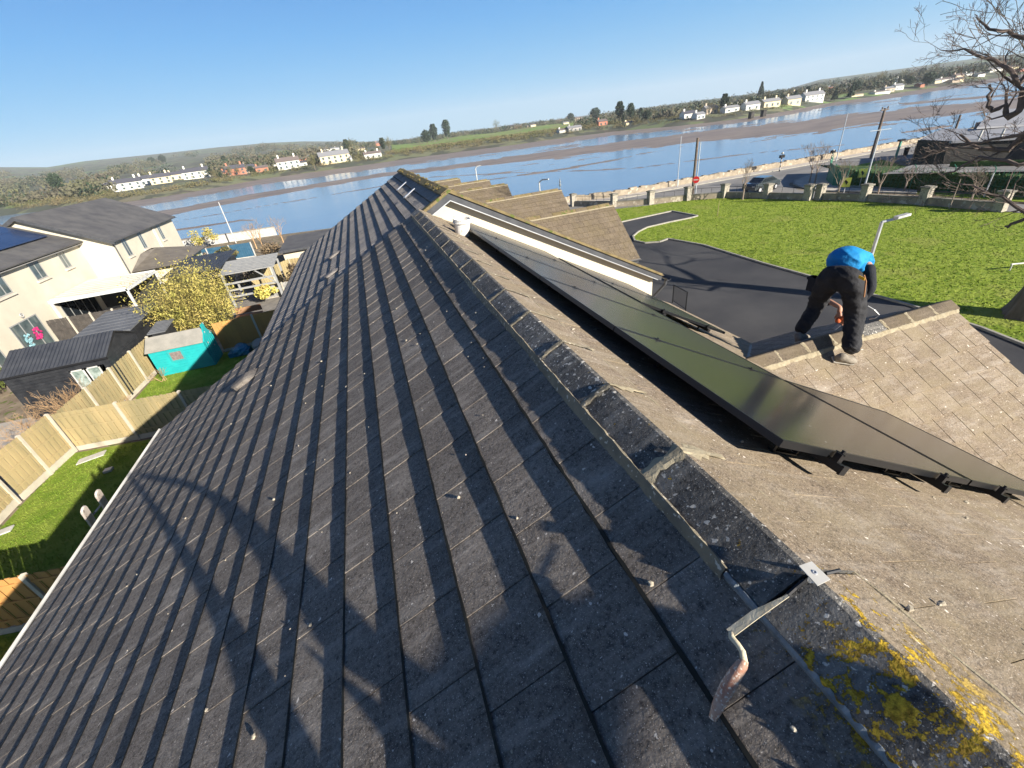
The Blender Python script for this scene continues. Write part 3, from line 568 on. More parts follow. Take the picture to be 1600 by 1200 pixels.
fence((-14.75,18.5),(-14.25,26.3), 4, 'golden timber fence beside the black garden shed', timber, gb=.22, side=-1)
fence((-11.1,26.5),(-4.6,27.2), 3, 'orange timber fence behind the teal playhouse', timber_o, gb=.15, gap=.012)
fence((-15.0,9.6),(-6.5,8.25), 4, 'orange horizontal board fence in the bottom left corner', timber_o, gb=.2, board=.15, gap=.02)
fence((-8.6,41.8),(-3.8,40.8), 3, 'pale timber fence in front of the flat grey roofed outbuilding', timber, gb=.1)
fence((-11.2,38.0),(-8.6,41.8), 2, 'pale timber fence panel pair meeting at a corner near the water', timber, gb=.1)
fence((-10.4,36.6),(-3.8,36.2), 4, 'low grey picket fence below the pale timber fence', mat('grey_timber',(0.33,0.32,0.30),(0.24,0.235,0.22),scale=3), h=1.0, gb=.05, gap=.03)
fence((-21.6,57.4),(-14.4,56.2), 3, 'blue panel fence with white posts along the far garden edge', mat('blue_panels',(0.03,0.10,0.17),(0.05,0.13,0.21),rough=.5,scale=2), gb=.1, h=1.5, post_m=white_pvc)
# black shed with dark corrugated roof
sh = thing('garden_shed', (-16.8,24.6,0), 'black timber garden shed with ribbed dark roof and open glazed doors', 'shed')
x0, x1, yf, yr, yb, ze, zr_ = -18.75, -14.4, 22.6, 24.25, 26.05, 2.36, 3.08
b = MB(); b.prism([(x0+.1,yf+.12,0),(x0+.1,yb-.1,0),(x0+.1,yb-.1,ze-.05),(x0+.1,yr,zr_-.08),(x0+.1,yf+.12,ze-.05)], (.06,0,0)); b.prism([(x1-.12,yf+.12,0),(x1-.12,yb-.1,0),(x1-.12,yb-.1,ze-.05),(x1-.12,yr,zr_-.08),(x1-.12,yf+.12,ze-.05)], (.06,0,0))
b.box(x0+.16,x1-.12,yb-.16,yb-.1,0,ze-.08); b.box(x0+.16,-16.2,yf+.12,yf+.18,0,ze-.08); b.box(-14.75,x1-.12,yf+.12,yf+.18,0,ze-.08); b.box(-16.2,-14.75,yf+.12,yf+.18,2.0,ze-.08)
z = .12
while z < 2.3:
    b.box(x1-.06,x1-.045,yf+.12,yb-.1,z,z+.13) if z < 2.2 else None; b.box(x0+.1,-16.2,yf+.10,yf+.12,z,z+.13); z += .15
b.build('wall', blackwood, sh)
b = MB(); n = 26
for i in range(n):
    xa = x0+(x1-x0)*i/n; wv = (x1-x0)/n
    b.prism([(xa,yf,ze),(xa+wv*.5,yf,ze+.035),(xa+wv,yf,ze)], (0,yr-yf,zr_-ze)); b.prism([(xa,yb,ze),(xa+wv*.5,yb,ze+.035),(xa+wv,yb,ze)], (0,yr-yb,zr_-ze))
b.obox((x0,yf,ze-.03),(x1-x0,0,0),(0,yr-yf,zr_-ze),(0,0,.02)); b.obox((x0,yb,ze-.03),(x1-x0,0,0),(0,yr-yb,zr_-ze),(0,0,.02)); b.build('roof', metalroof, sh)
b = MB(); b.box(x0,x1,yf-.03,yf,ze-.09,ze-.01); b.obox((x1,yf,ze-.1),(.02,0,0),(0,yr-yf,zr_-ze),(0,0,.1)); b.obox((x1,yb,ze-.1),(.02,0,0),(0,yr-yb,zr_-ze),(0,0,.1)); b.build('fascia', blackmetal, sh)
for xd in (-16.15,-15.5):
    d = MB(); d.box(xd,xd+.06,yf+.08,yf+.11,.1,2.0); d.box(xd+.5,xd+.56,yf+.08,yf+.11,.1,2.0); d.box(xd,xd+.56,yf+.08,yf+.11,1.94,2.0); d.box(xd,xd+.56,yf+.08,yf+.11,.1,.3); dd = d.build('door', white_pvc, sh)
    g_ = MB(); g_.box(xd+.06,xd+.5,yf+.09,yf+.1,.3,1.94); g_.build('pane', mat('bright_glass'+str(xd),(0.35,0.40,0.36),(0.08,0.12,0.10),rough=.1,scale=3) , dd)
for (px0,px1,py0,py1,zz,lab) in ((-18.1,-15.1,27.0,31.6,2.25,'flat grey roofed dark outbuilding behind the black shed'),(-14.3,-13.4,26.6,28.3,1.9,'small grey lean-to roof between the bamboo and the playhouse')):
    t = thing('outbuilding', ((px0+px1)/2,(py0+py1)/2,0), lab, 'shed'); b = MB(); b.box(px0+.15,px1-.12,py0+.12,py1-.1,0,zz-.02); b.build('wall', blackwood, t)
    b = MB(); b.obox((px0,py0,zz-.06),(px1-px0,0,0),(0,py1-py0,.16),(0,0,.07))
    for k in range(8): b.box(px0,px1,py0+(py1-py0)*k/8,py0+(py1-py0)*k/8+.02,zz+.008+.02*k,zz+.03+.02*k)
    b.build('roof', mat('grey_sheet_roof'+lab[:4],(0.10,0.105,0.115),(0.14,0.145,0.155),rough=.6,scale=1.2) if px0 < -14 else felt, t)
# teal playhouse
ph = thing('playhouse', (-12,23.4,0), 'teal painted wooden playhouse with grey felt roof and small window', 'playhouse')
q0, q1 = at(270,587,0), at(333,578,0); dirx = (q1-q0); dirx.z = 0; dirx = V((1.0,-.02,0)).normalized(); diry = V((-dirx.y,dirx.x,0))
o0 = V((-13.85,24.75,0)); PW, PD = 2.70, 1.50
b = MB(); b.obox(o0, dirx*PW, diry*.04, (0,0,1.45)); b.obox(o0+diry*(PD-.04), dirx*PW, diry*.04, (0,0,1.45))
for s_ in (0, PW-.04): b.prism([o0+dirx*s_, o0+dirx*s_+diry*PD, o0+dirx*s_+diry*PD+V((0,0,1.45)), o0+dirx*s_+diry*PD/2+V((0,0,1.95)), o0+dirx*s_+V((0,0,1.45))], dirx*.04)
for k in range(10): b.obox(o0-diry*.012+V((0,0,.02+k*.147)), dirx*PW, diry*.012, (0,0,.135))
b.build('wall', teal, ph)
b = MB()
for yy in (-.1, PD+.1):
    e = o0-dirx*.1+diry*yy+V((0,0,1.43)); r_ = o0-dirx*.1+diry*PD/2+V((0,0,2.0)); b.obox(e, dirx*(PW+.12), r_-e, (0,0,.03))
b.build('roof', felt, ph)
b = MB(); b.obox(o0+dirx*.85-diry*.04+V((0,0,.68)), dirx*.72, diry*.03, (0,0,.62)); wf = b.build('window', mat('teal_light',(0.03,0.30,0.30),rough=.6), ph)
b = MB(); b.obox(o0+dirx*.94-diry*.047+V((0,0,.76)), dirx*.54, diry*.01, (0,0,.46)); b.build('pane', mat('curtained_glass',(0.14,0.12,0.11),(0.24,0.20,0.19),rough=.2,scale=9), wf)
b = MB(); e = o0+dirx*(PW+.0); b.obox(e-diry*.02, dirx*.04, diry*(PD+.04), (0,0,0.55)); 
for k in range(6): b.obox(e+dirx*.04+diry*(.10+k*.25), dirx*.03, diry*.05, (0,0,1.35))
b.prism([e+diry*.05+V((0,0,1.4)), e+diry*(PD-.05)+V((0,0,1.4)), e+diry*PD/2+V((0,0,2.15))], dirx*.05); b.obox(e+diry*(PD/2-.22)+dirx*.03+V((0,0,1.6)), dirx*.03, diry*.44, (0,0,.62)); b.build('front_gable', teal, ph)
b = MB()
for k, (yy, zz) in enumerate(((.3,1.2),(.9,.8),(.5,1.75),(.85,2.15),(1.1,1.5))): b.obox(e+dirx*.085+diry*yy+V((0,0,zz)), dirx*.01, diry*.08, (0,0,.08))
b.build('star', white_pvc, ph)
# two storey house with gable (left)
hA = thing('detached_house', (-25,50,0), 'cream two storey house with dark gable roof beside the water', 'house', 'cream houses at the left')
X1, Y1_, Y2_, zE = -21.74, 44.6, 58.9, 5.2; XR, zR = -26.75, 7.75
X0 = 2*XR-X1
b = MB(); b.box(X0+.0, X1, Y1_, Y2_, 0, zE); b.prism([(X0,Y1_,zE),(X1,Y1_,zE),(XR,Y1_,zR-.15)], (0,Y2_-Y1_,0)); b.build('wall', cream, hA)
def roofpair(parent, xa, xr, za, zr, ya, yb, m, ov=.35, name='roof'):
    b = MB(); s_ = 1 if xa > xr else -1; k = (zr-za)/abs(xa-xr)
    b.obox((xr,ya,zr), (s_*(abs(xa-xr)+ov),0,-(abs(xa-xr)+ov)*k), (0,yb-ya,0), (0,0,.12))
    return b.build(name, m, parent)
roofpair(hA, X1, XR, zE, zR, Y1_-.45, Y2_+.4, slate); roofpair(hA, X0, XR, zE, zR, Y1_-.45, Y2_+.4, slate)
k = (zR-zE)/(X1-XR)
for s_ in (1,-1):
    b = MB(); b.obox((XR,Y1_-.48,zR+.10),(s_*5.4,0,-5.4*k),(0,.05,0),(0,0,-.26)); b.build('barge_board', fascia_m, hA)
    b = MB(); b.obox((XR,Y1_-.43,zR-.06),(s_*5.3,0,-5.3*k),(0,.42,0),(0,0,-.05)); b.build('soffit', soffit_m, hA)
gutter((X1+.42,Y1_-.45,zE-.13),(X1+.42,Y2_+.4,zE-.13), fascia_m, hA, .07)
b = MB(); b.tube([(X1+.06,Y1_+.1,zE-.2),(X1+.06,Y1_+.1,0)], .045, 8); b.build('downpipe', fascia_m, hA)
for yy in (53.0,53.35): b = MB(); b.tube([(X1+.3,yy,zE-.1),(X1+.06,yy,zE-.35),(X1+.06,yy,2.3)], .05, 8); b.build('downpipe', white_pvc, hA)
def window_x(parent, X, y0, y1, z0, z1, mull=1, sill=True, frame=None, gm=None, s_=1):
    f = MB(); fw = .07; fm = frame or mat_frame
    f.box(X+.002*s_,X+.03*s_,y0,y1,z0,z0+fw); f.box(X+.002*s_,X+.03*s_,y0,y1,z1-fw,z1); f.box(X+.002*s_,X+.03*s_,y0,y0+fw,z0+fw,z1-fw); f.box(X+.002*s_,X+.03*s_,y1-fw,y1,z0+fw,z1-fw)
    for i in range(1, mull+1): yy = y0+(y1-y0)*i/(mull+1); f.box(X+.002*s_,X+.028*s_,yy-fw/2,yy+fw/2,z0+fw,z1-fw)
    w_ = f.build('window', fm, parent); g_ = MB(); g_.box(X+.004*s_,X+.012*s_,y0+fw,y1-fw,z0+fw,z1-fw); g_.build('pane', gm or glass_dark, w_)
    if sill: q = MB(); q.box(X+.0*s_,X+.14*s_,y0-.12,y1+.12,z0-.14,z0-.002); q.build('sill', mat_sill, w_)
    return w_
mat_frame = mat('grey_frame', (0.28,0.28,0.27), rough=.5); mat_sill = mat('stone_sill', (0.62,0.55,0.45),(0.5,0.44,0.36), scale=3)
for (y0,y1) in ((46.1,47.0),(49.5,50.3),(52.2,52.7),(54.3,55.1)):
    if y0 != 52.2: window_x(hA, X1, y0, y1, 3.5, 5.0, 1)
window_x(hA, X1, 56.6, 57.6, 1.0, 2.2, 1)
b = MB(); b.lathe((X1-1.0,Y1_-.05,1.9),[(.12,0),(.12,.05)],12,(0,-1,0)); b.build('wall_lamp', galv, hA)
for xx in (-23.3,-23.0): b = MB(); b.obox((xx,Y1_-.08,1.95),(.05,0,0),(0,.08,0),(0,0,.35)); b.build('vent_pipe', galv, hA)
# lower wing with solar roof
hB = thing('detached_house', (-28,38,0), 'cream house with solar panels on its roof and garden doors, at the left edge', 'house', 'cream houses at the left')
XB = -24.02
b = MB(); b.box(XB-7, XB, 26, 44.55, 0, 5.55); b.prism([(XB-7,26,5.55),(XB,26,5.55),(XB-4.2,26,7.3)], (0,18.5,0)); b.build('wall', cream, hB)
kb = (7.55-5.45)/4.6
b = MB(); b.obox((XB-4.2,25.6,7.5),(4.65,0,-4.65*kb),(0,18.95,0),(0,0,.1))
for i in range(9): q = .3+i*.5; b.obox((XB-4.2+q,25.6,7.602-q*kb),(.03,0,-.03*kb),(0,18.95,0),(0,0,.012))
b.build('roof', slate, hB); b = MB(); b.obox((XB-4.2,25.6,7.5),(-3.4,0,-3.4*kb),(0,18.95,0),(0,0,.1)); b.build('roof', slate, hB)
gutter((XB+.48,25.6,5.44),(XB+.48,44.5,5.44), fascia_m, hB, .07)
b = MB(); b.box(XB-.0,XB+.40,26,44.5,5.25,5.30); b.build('soffit', soffit_m, hB)
solar_b = mat('house_solar', (0.018,0.035,0.085),(0.03,0.05,0.11), rough=.2, scale=.4, spec=.8)
for i in range(6):
    for j in range(2):
        b = MB(); b.obox((XB-4.0+.1+j*1.5,33.0+i*1.75,7.66-(.1+j*1.5)*kb),(1.46,0,-1.46*kb),(0,1.71,0),(0,0,.04))
        tag(b.build('solar_panel', solar_b, loc=(XB-2.5+j*1.5,33+i*1.75,7)), 'blue solar panel, %s from the near end, %s row, on the left house' % (('first','second','third','fourth','fifth','sixth')[i], ('upper','lower')[j]), 'solar panel', 'blue solar panels on the cream house')
window_x(hB, XB, 37.8, 39.05, 4.0, 5.3, 1); window_x(hB, XB, 41.4, 42.3, 4.0, 5.2, 1); window_x(hB, XB, 33.3, 35.1, 3.95, 5.1, 2)
dr = window_x(hB, XB, 32.85, 35.6, .1, 2.3, 2, sill=False); dr.name = 'patio_door'
window_x(hB, XB, 28.9, 31.2, .1, 2.3, 2, sill=False).name = 'patio_door'
window_x(hB, XB, 38.2, 42.6, .1, 2.25, 4, sill=False, gm=mat('shade_panes',(0.012,0.016,0.02),rough=.1)).name = 'patio_door'  # near-black panes added to stand in for shade under the pergola
for (yy,zz,c_,n_) in ((34.6,.9,(0.5,0.03,0.16),'pink'),(33.6,.8,(0.25,0.45,0.5),'pale blue'),):
    b = MB(); rl = random.Random(int(yy*10))
    for k in range(26): b.blob((XB+.05+rl.uniform(0,.05), yy+rl.uniform(-.32,.32), zz+.3+rl.uniform(-.4,.4)), .05,.09,.08, rl, 6, 4, .4)
    tag(b.build('clothes', mat('cloth_'+n_.replace(' ','_'), c_, tuple(k_*.6 for k_ in c_), rough=.9, scale=6), loc=(XB+.1,yy,.3)), n_+' washing piled against the garden doors of the cream house', 'clothes')
b = MB(); b.tube([(XB+.02,34.3,2.6)]+[(XB+.12,34.3+.14*math.cos(a),2.6+.14*math.sin(a)) for a in [k_*.63 for k_ in range(11)]], .02, 6); tag(b.build('wall_light', galv, loc=(XB,34.3,2.6)), 'round wall light above the garden doors of the cream house', 'wall light')
# sun room with tiled hip roof
sr = thing('sun_room', (-19.8,49.5,0), 'low sun room with brown tiled hip roof against the gabled cream house', 'sun room')
b = MB(); b.box(-21.6,-18.5,45.6,53.2,0,2.25); b.build('wall', cream2, sr)
b = MB(); A_, B_, C_, D_ = V((-21.7,45.0,2.35)), V((-17.9,45.0,2.35)), V((-17.9,53.8,2.35)), V((-21.7,53.8,2.35)); R1, R2 = V((-21.7,48.2,3.3)), V((-21.2,50.6,3.35))
b.add([A_,B_,C_,D_,R1,R2,V((-21.7,50.6,3.35))], [(0,1,5,4),(1,2,5),(2,3,6,5),(3,0,4,6),(0,3,2,1)]); b.build('roof', mat('brown_tiles',(0.12,0.105,0.09),(0.17,0.15,0.125),scale=1.5,bump=.02,bscale=7), sr)
gutter((-17.85,45.0,2.36),(-17.85,53.8,2.36), fascia_m, sr, .06)
for (y0,y1) in ((46.0,48.2),(48.4,50.6),(50.8,52.9)): window_x(sr, -18.5, y0, y1, .3, 2.15, 1, sill=False, frame=white_pvc, gm=mat('green_glass%d'%int(y0),(0.30,0.38,0.26),(0.20,0.27,0.2),rough=.15,scale=1))
# white pergola
pg = thing('pergola', (-21.6,40.2,0), 'white framed pergola with pale sheet roof against the cream house', 'pergola')
wp = mat('white_powder', (0.60,0.61,0.60), (0.5,0.51,0.5), rough=.5, scale=2)
b = MB(); b.obox((-23.9,37.5,2.62),(4.7,0,-.22),(0,5.4,0),(0,0,.06))
for k in range(9): b.obox((-23.9,37.5+k*.66,2.685),(4.7,0,-.22),(0,.03,0),(0,0,.02))
b.build('roof', mat('pale_sheet',(0.62,0.60,0.52),(0.54,0.52,0.45),rough=.4,scale=1), pg)
b = MB(); b.box(-24.0,-19.1,37.35,37.5,2.38,2.62); b.box(-19.2,-19.08,37.35,43.0,2.34,2.52); b.box(-24.0,-19.1,42.9,43.0,2.4,2.58); b.build('beam', wp, pg); b = MB(); b.obox((-23.8,42.94,.1),(4.6,0,0),(0,.03,0),(0,0,2.2)); b.build('shade_backing', blackwood, pg)  # last box: dark backing added to give the pergola interior its shade
for (x,y) in ((-23.9,37.42),(-19.14,37.42),(-19.14,42.9)): b = MB(); b.cbox((x,y,0),.14,.14,2.4); b.build('post', wp, pg)
fence((-23.8,35.6),(-18.3,35.3), 4, 'dark slatted fence with pale posts in front of the pergola', mat('charcoal_timber',(0.05,0.045,0.04),(0.08,0.07,0.062),scale=4), gb=.1, h=1.6, board=.16, gap=.05)
# furniture dim under the pergola
for (x,y,lab) in ((-21.8,40.2,'dark garden table under the white pergola'),): 
    t = thing('garden_table', (x,y,0), lab, 'table'); b = MB(); b.box(x-.8,x+.8,y-.4,y+.4,.7,.74); b.build('tabletop', blackwood, t)
    for dx in (-.7,.7):
        for dy in (-.32,.32): b = MB(); b.cbox((x+dx,y+dy,0),.06,.06,.7); b.build('leg', blackwood, t)
# dark shed roof right of sun room and garden structures
t = thing('outbuilding', (-16,44,0), 'long low building with dark ribbed roof below the sun room', 'shed'); b = MB(); b.box(-17.6,-13.8,40.6,46.5,0,2.1); b.build('wall', blackwood, t)
b = MB(); b.obox((-17.9,40.2,2.2),(4.3,0,0),(0,6.6,.25),(0,0,.05))
for k in range(22): b.obox((-17.9+k*.195,40.2,2.25),(.05,0,0),(0,6.6,.25),(0,0,.03))
b.build('roof', metalroof, t)
ga = thing('open_shelter', (-10.2,33.2,0), 'weathered grey timber shelter with open frame, half in the house shadow', 'shelter')
gw = mat('silver_timber', (0.23,0.235,0.235),(0.30,0.30,0.29), rough=.85, scale=3, bump=.004, bscale=20)
c = [at(343,453,2.5), at(407,436,2.5), at(425,448,2.4), at(352,480,2.35)]
b = MB(); b.obox((-12.6,36.0,2.45),(3.9,0,0),(0,3.2,.35),(0,0,.06))
for k in range(9): b.obox((-12.6,36.0+k*.36,2.515+k*.039),(3.9,0,0),(0,.03,.003),(0,0,.02))
b.build('roof', gw, ga)
for (x,y) in ((-12.4,36.1),(-8.9,36.1),(-12.4,39.0),(-8.9,39.0)): b = MB(); b.cbox((x,y,0),.14,.14,2.45); b.build('post', gw, ga)
for z in (.7,1.2,1.7): b = MB(); b.box(-12.4,-8.9,36.05,36.12,z,z+.14); b.build('rail', gw, ga)
b = MB(); b.obox((-8.95,36.0,1.2),(.09,0,0),(0,.12,0),(-1.2,0,1.2)); b.build('brace', gw, ga)
t = thing('garden_bench', (-10.4,31.6,0), 'brown garden bench on the shaded yard beyond the orange fence', 'bench'); b = MB(); b.box(-11.3,-9.6,31.4,31.9,.42,.47); b.build('seat', mat('teak',(0.25,0.13,0.07),(0.33,0.19,0.1),scale=5), t)
b = MB(); b.box(-11.3,-9.6,31.9,31.95,.55,.95); b.build('backrest', MATS['teak'], t)
for x in (-11.2,-9.7):
    for y in (31.45,31.85): b = MB(); b.cbox((x,y,0),.07,.07,.42); b.build('leg', MATS['teak'], t)
t = thing('outbuilding', (-7,45,0), 'outbuilding with flat grey roof at the water edge by the main roof', 'shed'); b = MB(); b.box(-9.0,-4.6,42.6,48.8,0,2.25); b.build('wall', cream2, t)
b = MB(); b.obox((-9.2,42.2,2.3),(5.0,0,0),(0,7.0,.15),(0,0,.12)); b.build('roof', slate, t); b = MB(); b.box(-9.22,-4.2,42.16,42.2,2.22,2.42); b.build('fascia', fascia_m, t)
t = thing('boundary_wall', (-22,72,0), 'low white garden wall at the water edge', 'wall'); b = MB(); b.obox((-27,71.6,0),(13,-1.4,0),(.03,.25,0),(0,0,1.1)); b.build('wall', white_pvc, t); b = MB(); b.obox((-27,71.55,1.1),(13,-1.4,0),(.04,.35,0),(0,0,.08)); b.build('coping', kerb_m, t)
# small garden things
def onething(mb, name, m, loc, label, cat, smooth=False, group=None): return tag(mb.build(name, m, loc=loc, smooth=smooth), label, cat, group)
c = at(147,716,0); b = MB(); b.obox((c.x-.5,c.y-.25,.02),(.85,.25,0),(-.05,.38,0),(0,0,.03)); onething(b, 'white_board', white_pvc, c, 'white board lying on the lawn at the edge of the house shadow', 'board')
c = at(170,737,0); b = MB(); b.obox((c.x-.12,c.y-.1,.02),(.25,.03,0),(0,.22,0),(0,0,.09)); onething(b, 'small_block', galv, c, 'small pale block on the shaded lawn', 'block')
c = at(3,835,0); b = MB(); b.obox((c.x-.5,c.y-.2,.02),(.75,.2,0),(-.05,.3,0),(0,0,.04)); onething(b, 'white_board', white_pvc, c, 'white board on the lawn at the left edge of the view', 'board')
b = MB(); b.blob((-9.9,25.6,.28),.45,.6,.28, random.Random(4),9,6,.12); b.box(-10.5,-9.4,25.2,25.9,0,.25); onething(b, 'water_toy', mat('blue_plastic',(0.02,0.12,0.22),(0.03,0.2,0.3),rough=.4,scale=3), (-9.9,25.5,0), 'blue plastic garden toy on the grass at the roof edge', 'toy')
b = MB(); b.blob((-8.8,25.6,.3),.5,.7,.3, random.Random(5),9,6,.12); onething(b, 'covered_mound', felt, (-8.8,25.6,0), 'grey covered bundle behind the blue toy', 'bundle')
c = at(97,605,1.2); b = MB(); b.blob((c.x,c.y,.95),.28,.28,.25,random.Random(3),12,8,.03); b.tube([(c.x,c.y,0),(c.x,c.y,.8)],.04,6); onething(b,'garden_globe',white_pvc,(c.x,c.y,0),'white round garden ornament in front of the black shed','ornament',smooth=True)
# ladder below the gutter
ld = thing('ladder', (-6.7,6.5,0), 'weathered wooden ladder with rounded tops standing beyond the gutter', 'ladder')
for (ax_, ay_, bx_, by_) in ((127,794,171,857),(149,768,190,830)):
    p, q = at(ax_,ay_,4.7), at(bx_,by_,3.3); d = (q-p).normalized(); q = p+d*((4.7)/(-d.z)) if d.z < -.3 else q
    nn = V((0.0,1.0,0.0)); nn = (nn-d*nn.dot(d)).normalized(); oo = d.cross(nn)
    b = MB(); b.prism([p-nn*.075+d*.07, p-nn*.06+d*.02, p-nn*.02, p+nn*.02, p+nn*.06+d*.02, p+nn*.075+d*.07, q+nn*.075, q-nn*.075], oo*.035); b.build('rail', old_wood, ld)
p, q = at(127,794,4.7), at(149,768,4.7); d = ((at(171,857,3.3)-p).normalized())
for k in range(1, 12): b = MB(); b.tube([p+d*(k*.28+.12), q+d*(k*.28+.12)], .016, 8); b.build('rung', old_wood, ld)
# ------------------------------------------------------------------ vegetation builders
def bare_branches(b, p, d, L_, r, depth, rnd, spread=.5, minr=.004, seg=3, up=.08, nb=(2,3), n=6):
    pts = [V(p)]; rs = [r]; d = V(d).normalized()
    for i in range(seg):
        d = (d+V((rnd.gauss(0,.13),rnd.gauss(0,.13),rnd.gauss(0,.10)+up))).normalized(); pts.append(pts[-1]+d*L_/seg); rs.append(max(minr, r*(1-.42*(i+1)/seg)))
    b.tube(pts, rs, n if r > .03 else 4 if r > .012 else 3, cap=False)
    if depth <= 0: return
    for k in range(rnd.randint(*nb)):
        a = V((rnd.gauss(0,1),rnd.gauss(0,1),rnd.gauss(0,.7))).normalized(); nd = (d+a*spread*rnd.uniform(.7,1.5)).normalized(); j = rnd.choice((seg, seg, seg-1))
        bare_branches(b, pts[j], nd, L_*rnd.uniform(.6,.85), rs[j]*rnd.uniform(.55,.8), depth-1, rnd, spread, minr, seg, up, nb, n)
def bare_tree(name, loc, h, r, label, cat, seed, depth=5, m=None, group=None, spread=.5, th=.35, lean=(0,0)):
    rnd = random.Random(seed); t = thing(name, loc, label, cat, group); loc = V(loc)
    b = MB(); top = loc+V((lean[0],lean[1],h*th)); b.tube([loc-V((0,0,.1)), loc+(top-loc)*.5+V((.02,0,0)), top], [r*1.2, r, r*.85], 7); b.build('trunk', m or twig, t)
    b = MB()
    for k in range(5):
        a = k*1.257+rnd.uniform(-.3,.3); bare_branches(b, top-V((0,0,rnd.uniform(0,h*th*.3))), (math.cos(a)*.5,math.sin(a)*.5,.9), h*.26, r*.55, depth-2, rnd, spread, .006, 3, .12)
    b.build('crown', m or twig, t); return t
def leafy(name, loc, rx, ry, rz, zc, n, size, m, label, cat, seed, group=None, trunk=True, clumps=9, asp=.5, tm=None):
    rnd = random.Random(seed); loc = V(loc); t = thing(name, loc, label, cat, group); b = MB()
    cl = []
    for k in range(clumps):
        a, e = rnd.uniform(0,6.28), math.asin(rnd.uniform(-.7,1)); q = rnd.uniform(.45,.85)
        cl.append((V((rx*q*math.cos(a)*math.cos(e), ry*q*math.sin(a)*math.cos(e), zc+rz*q*math.sin(e))), rnd.uniform(.28,.5)))
    for k in range(n):
        c, s_ = rnd.choice(cl); v = V((rnd.gauss(0,1),rnd.gauss(0,1),rnd.gauss(0,1))); v = v.normalized()*(rnd.random()**.4)*s_
        b.leaf(loc+c+V((v.x*rx,v.y*ry,v.z*rz)), size*rnd.uniform(.6,1.3), rnd, asp)
    b.build('crown', m, t)
    if trunk:
        b = MB(); b.tube([loc, loc+V((0,0,zc*.6)), loc+V((0,0,zc))], [rx*.09, rx*.07, rx*.04], 6)
        for c, s_ in cl[:5]: b.tube([loc+V((0,0,zc*.5)), loc+c], [rx*.04, rx*.015], 4)
        b.build('trunk', tm or bark, t)
    return t
# garden plants
bamboo = thing('bamboo', (-12.6,30.0,0), 'large clump of yellow green bamboo behind the teal playhouse', 'bamboo'); rb = random.Random(21)
for part, cnt in (('stem', 0), ('foliage', 1)):
    b = MB(); rb = random.Random(21)
    for k in range(420):
        a, q = rb.uniform(0,6.28), math.sqrt(rb.random()); bx_, by_ = -13.2+1.8*q*math.cos(a), 31.0+2.7*q*math.sin(a); hh = rb.uniform(2.8,5.3)*(1-.25*q); ox, oy = rb.gauss(0,.5)+math.cos(a)*q*.5, rb.gauss(0,.35)+math.sin(a)*q*.5
        top = V((bx_+ox, by_+oy, hh))
        if part == 'stem': b.tube([(bx_,by_,0),(bx_+ox*.3,by_+oy*.3,hh*.6),top], [.012,.01,.004], 3, cap=False)
        else:
            for j in range(34):
                f = rb.uniform(.25,1.03); c_ = V((bx_,by_,0)).lerp(top, f)+V((rb.gauss(0,.16),rb.gauss(0,.16),rb.gauss(0,.1))); b.leaf(c_, rb.uniform(.05,.11), rb, .28)
    b.build(part, leaf_yel if cnt else leaf_ol, bamboo)
leafy('shrub', (-14.2,34.2,0), 1.9,1.7,1.1,1.4, 2600,.09, leaf_ol, 'loose olive shrub behind the bamboo', 'shrub', 3, clumps=14, asp=.3)
p = at(120,612,.6); leafy('shrub', (p.x,p.y,0), .9,.8,.7,.8, 1500,.07, leaf_md, 'green bush beside the white globe at the black shed', 'shrub', 5, clumps=10)
p = at(8,600,.5); leafy('shrub', (p.x,p.y,0), 1.3,1.2,.8,.7, 1500,.08, leaf_md, 'green bush at the left edge beside the patio', 'shrub', 6, clumps=10)
def twiggy(loc, h, n, label, seed, m, spread=.9):
    rnd = random.Random(seed); t = thing('bare_shrub', loc, label, 'shrub'); b = MB()
    for k in range(n):
        a = rnd.uniform(0,6.28); bare_branches(b, V(loc)+V((rnd.gauss(0,.12*h),rnd.gauss(0,.12*h),0)), (math.cos(a)*spread*rnd.random(),math.sin(a)*spread*rnd.random(),.9), h*.45, .016, 3, rnd, .55, .004, 3, .02, (2,3), 4)
    b.build('stems', m, t); return t
tan_twig = mat('tan_twigs', (0.36,0.22,0.11),(0.46,0.31,0.17), rough=.9, scale=4)
twiggy((-15.9,20.9,0), 1.7, 26, 'reddish bare shrub in front of the golden fence', 31, tan_twig); twiggy((-17.2,20.0,0), 1.3, 14, 'straw coloured bare shrub left of the reddish one', 36, tan_twig)
twiggy((-16.6,17.0,0), 1.6, 14, 'grey bare shrub behind the long timber fence', 32, twig); twiggy((-17.4,15.2,0), 1.9, 14, 'bare branching shrub at the left edge behind the fence', 33, twig)
twiggy((-13.4,24.0,0), .7, 6, 'small bare plant at the corner of the playhouse', 34, tan_twig); twiggy((-13.9,21.2,0), .7, 6, 'small bare plant at the foot of the golden fence', 35, tan_twig)
rs_ = random.Random(8)
for (x,y,lab,r_,m_) in ((-22.6,68.2,'yellow green shrub by the white wall at the water',1.7,leaf_yel),(-27.0,66.5,'dark conical shrub at the end of the blue fence',1.0,leaf_md),(-11.6,52.5,'round orange brown shrub by the pale fence',1.4,leaf_br),(-9.8,36.0,'bright green shrub by the low picket fence',.9,leaf_yel),(-19.9,55.9,'cream flowering shrub before the blue fence',1.1,leaf_br),(-17.0,55.2,'dull green shrub beside the blue fence',1.2,leaf_ol),(-7.6,37.9,'straw coloured dry shrub at the roof edge',1.3,leaf_br),(-11.4,41.6,'tan dry shrub above the weathered shelter',1.6,leaf_br)):
    leafy('shrub', (x,y,0), r_,r_,r_*.8,r_*.8, 900,.12, m_, lab, 'shrub', int(abs(x*10)), clumps=9, trunk=False)
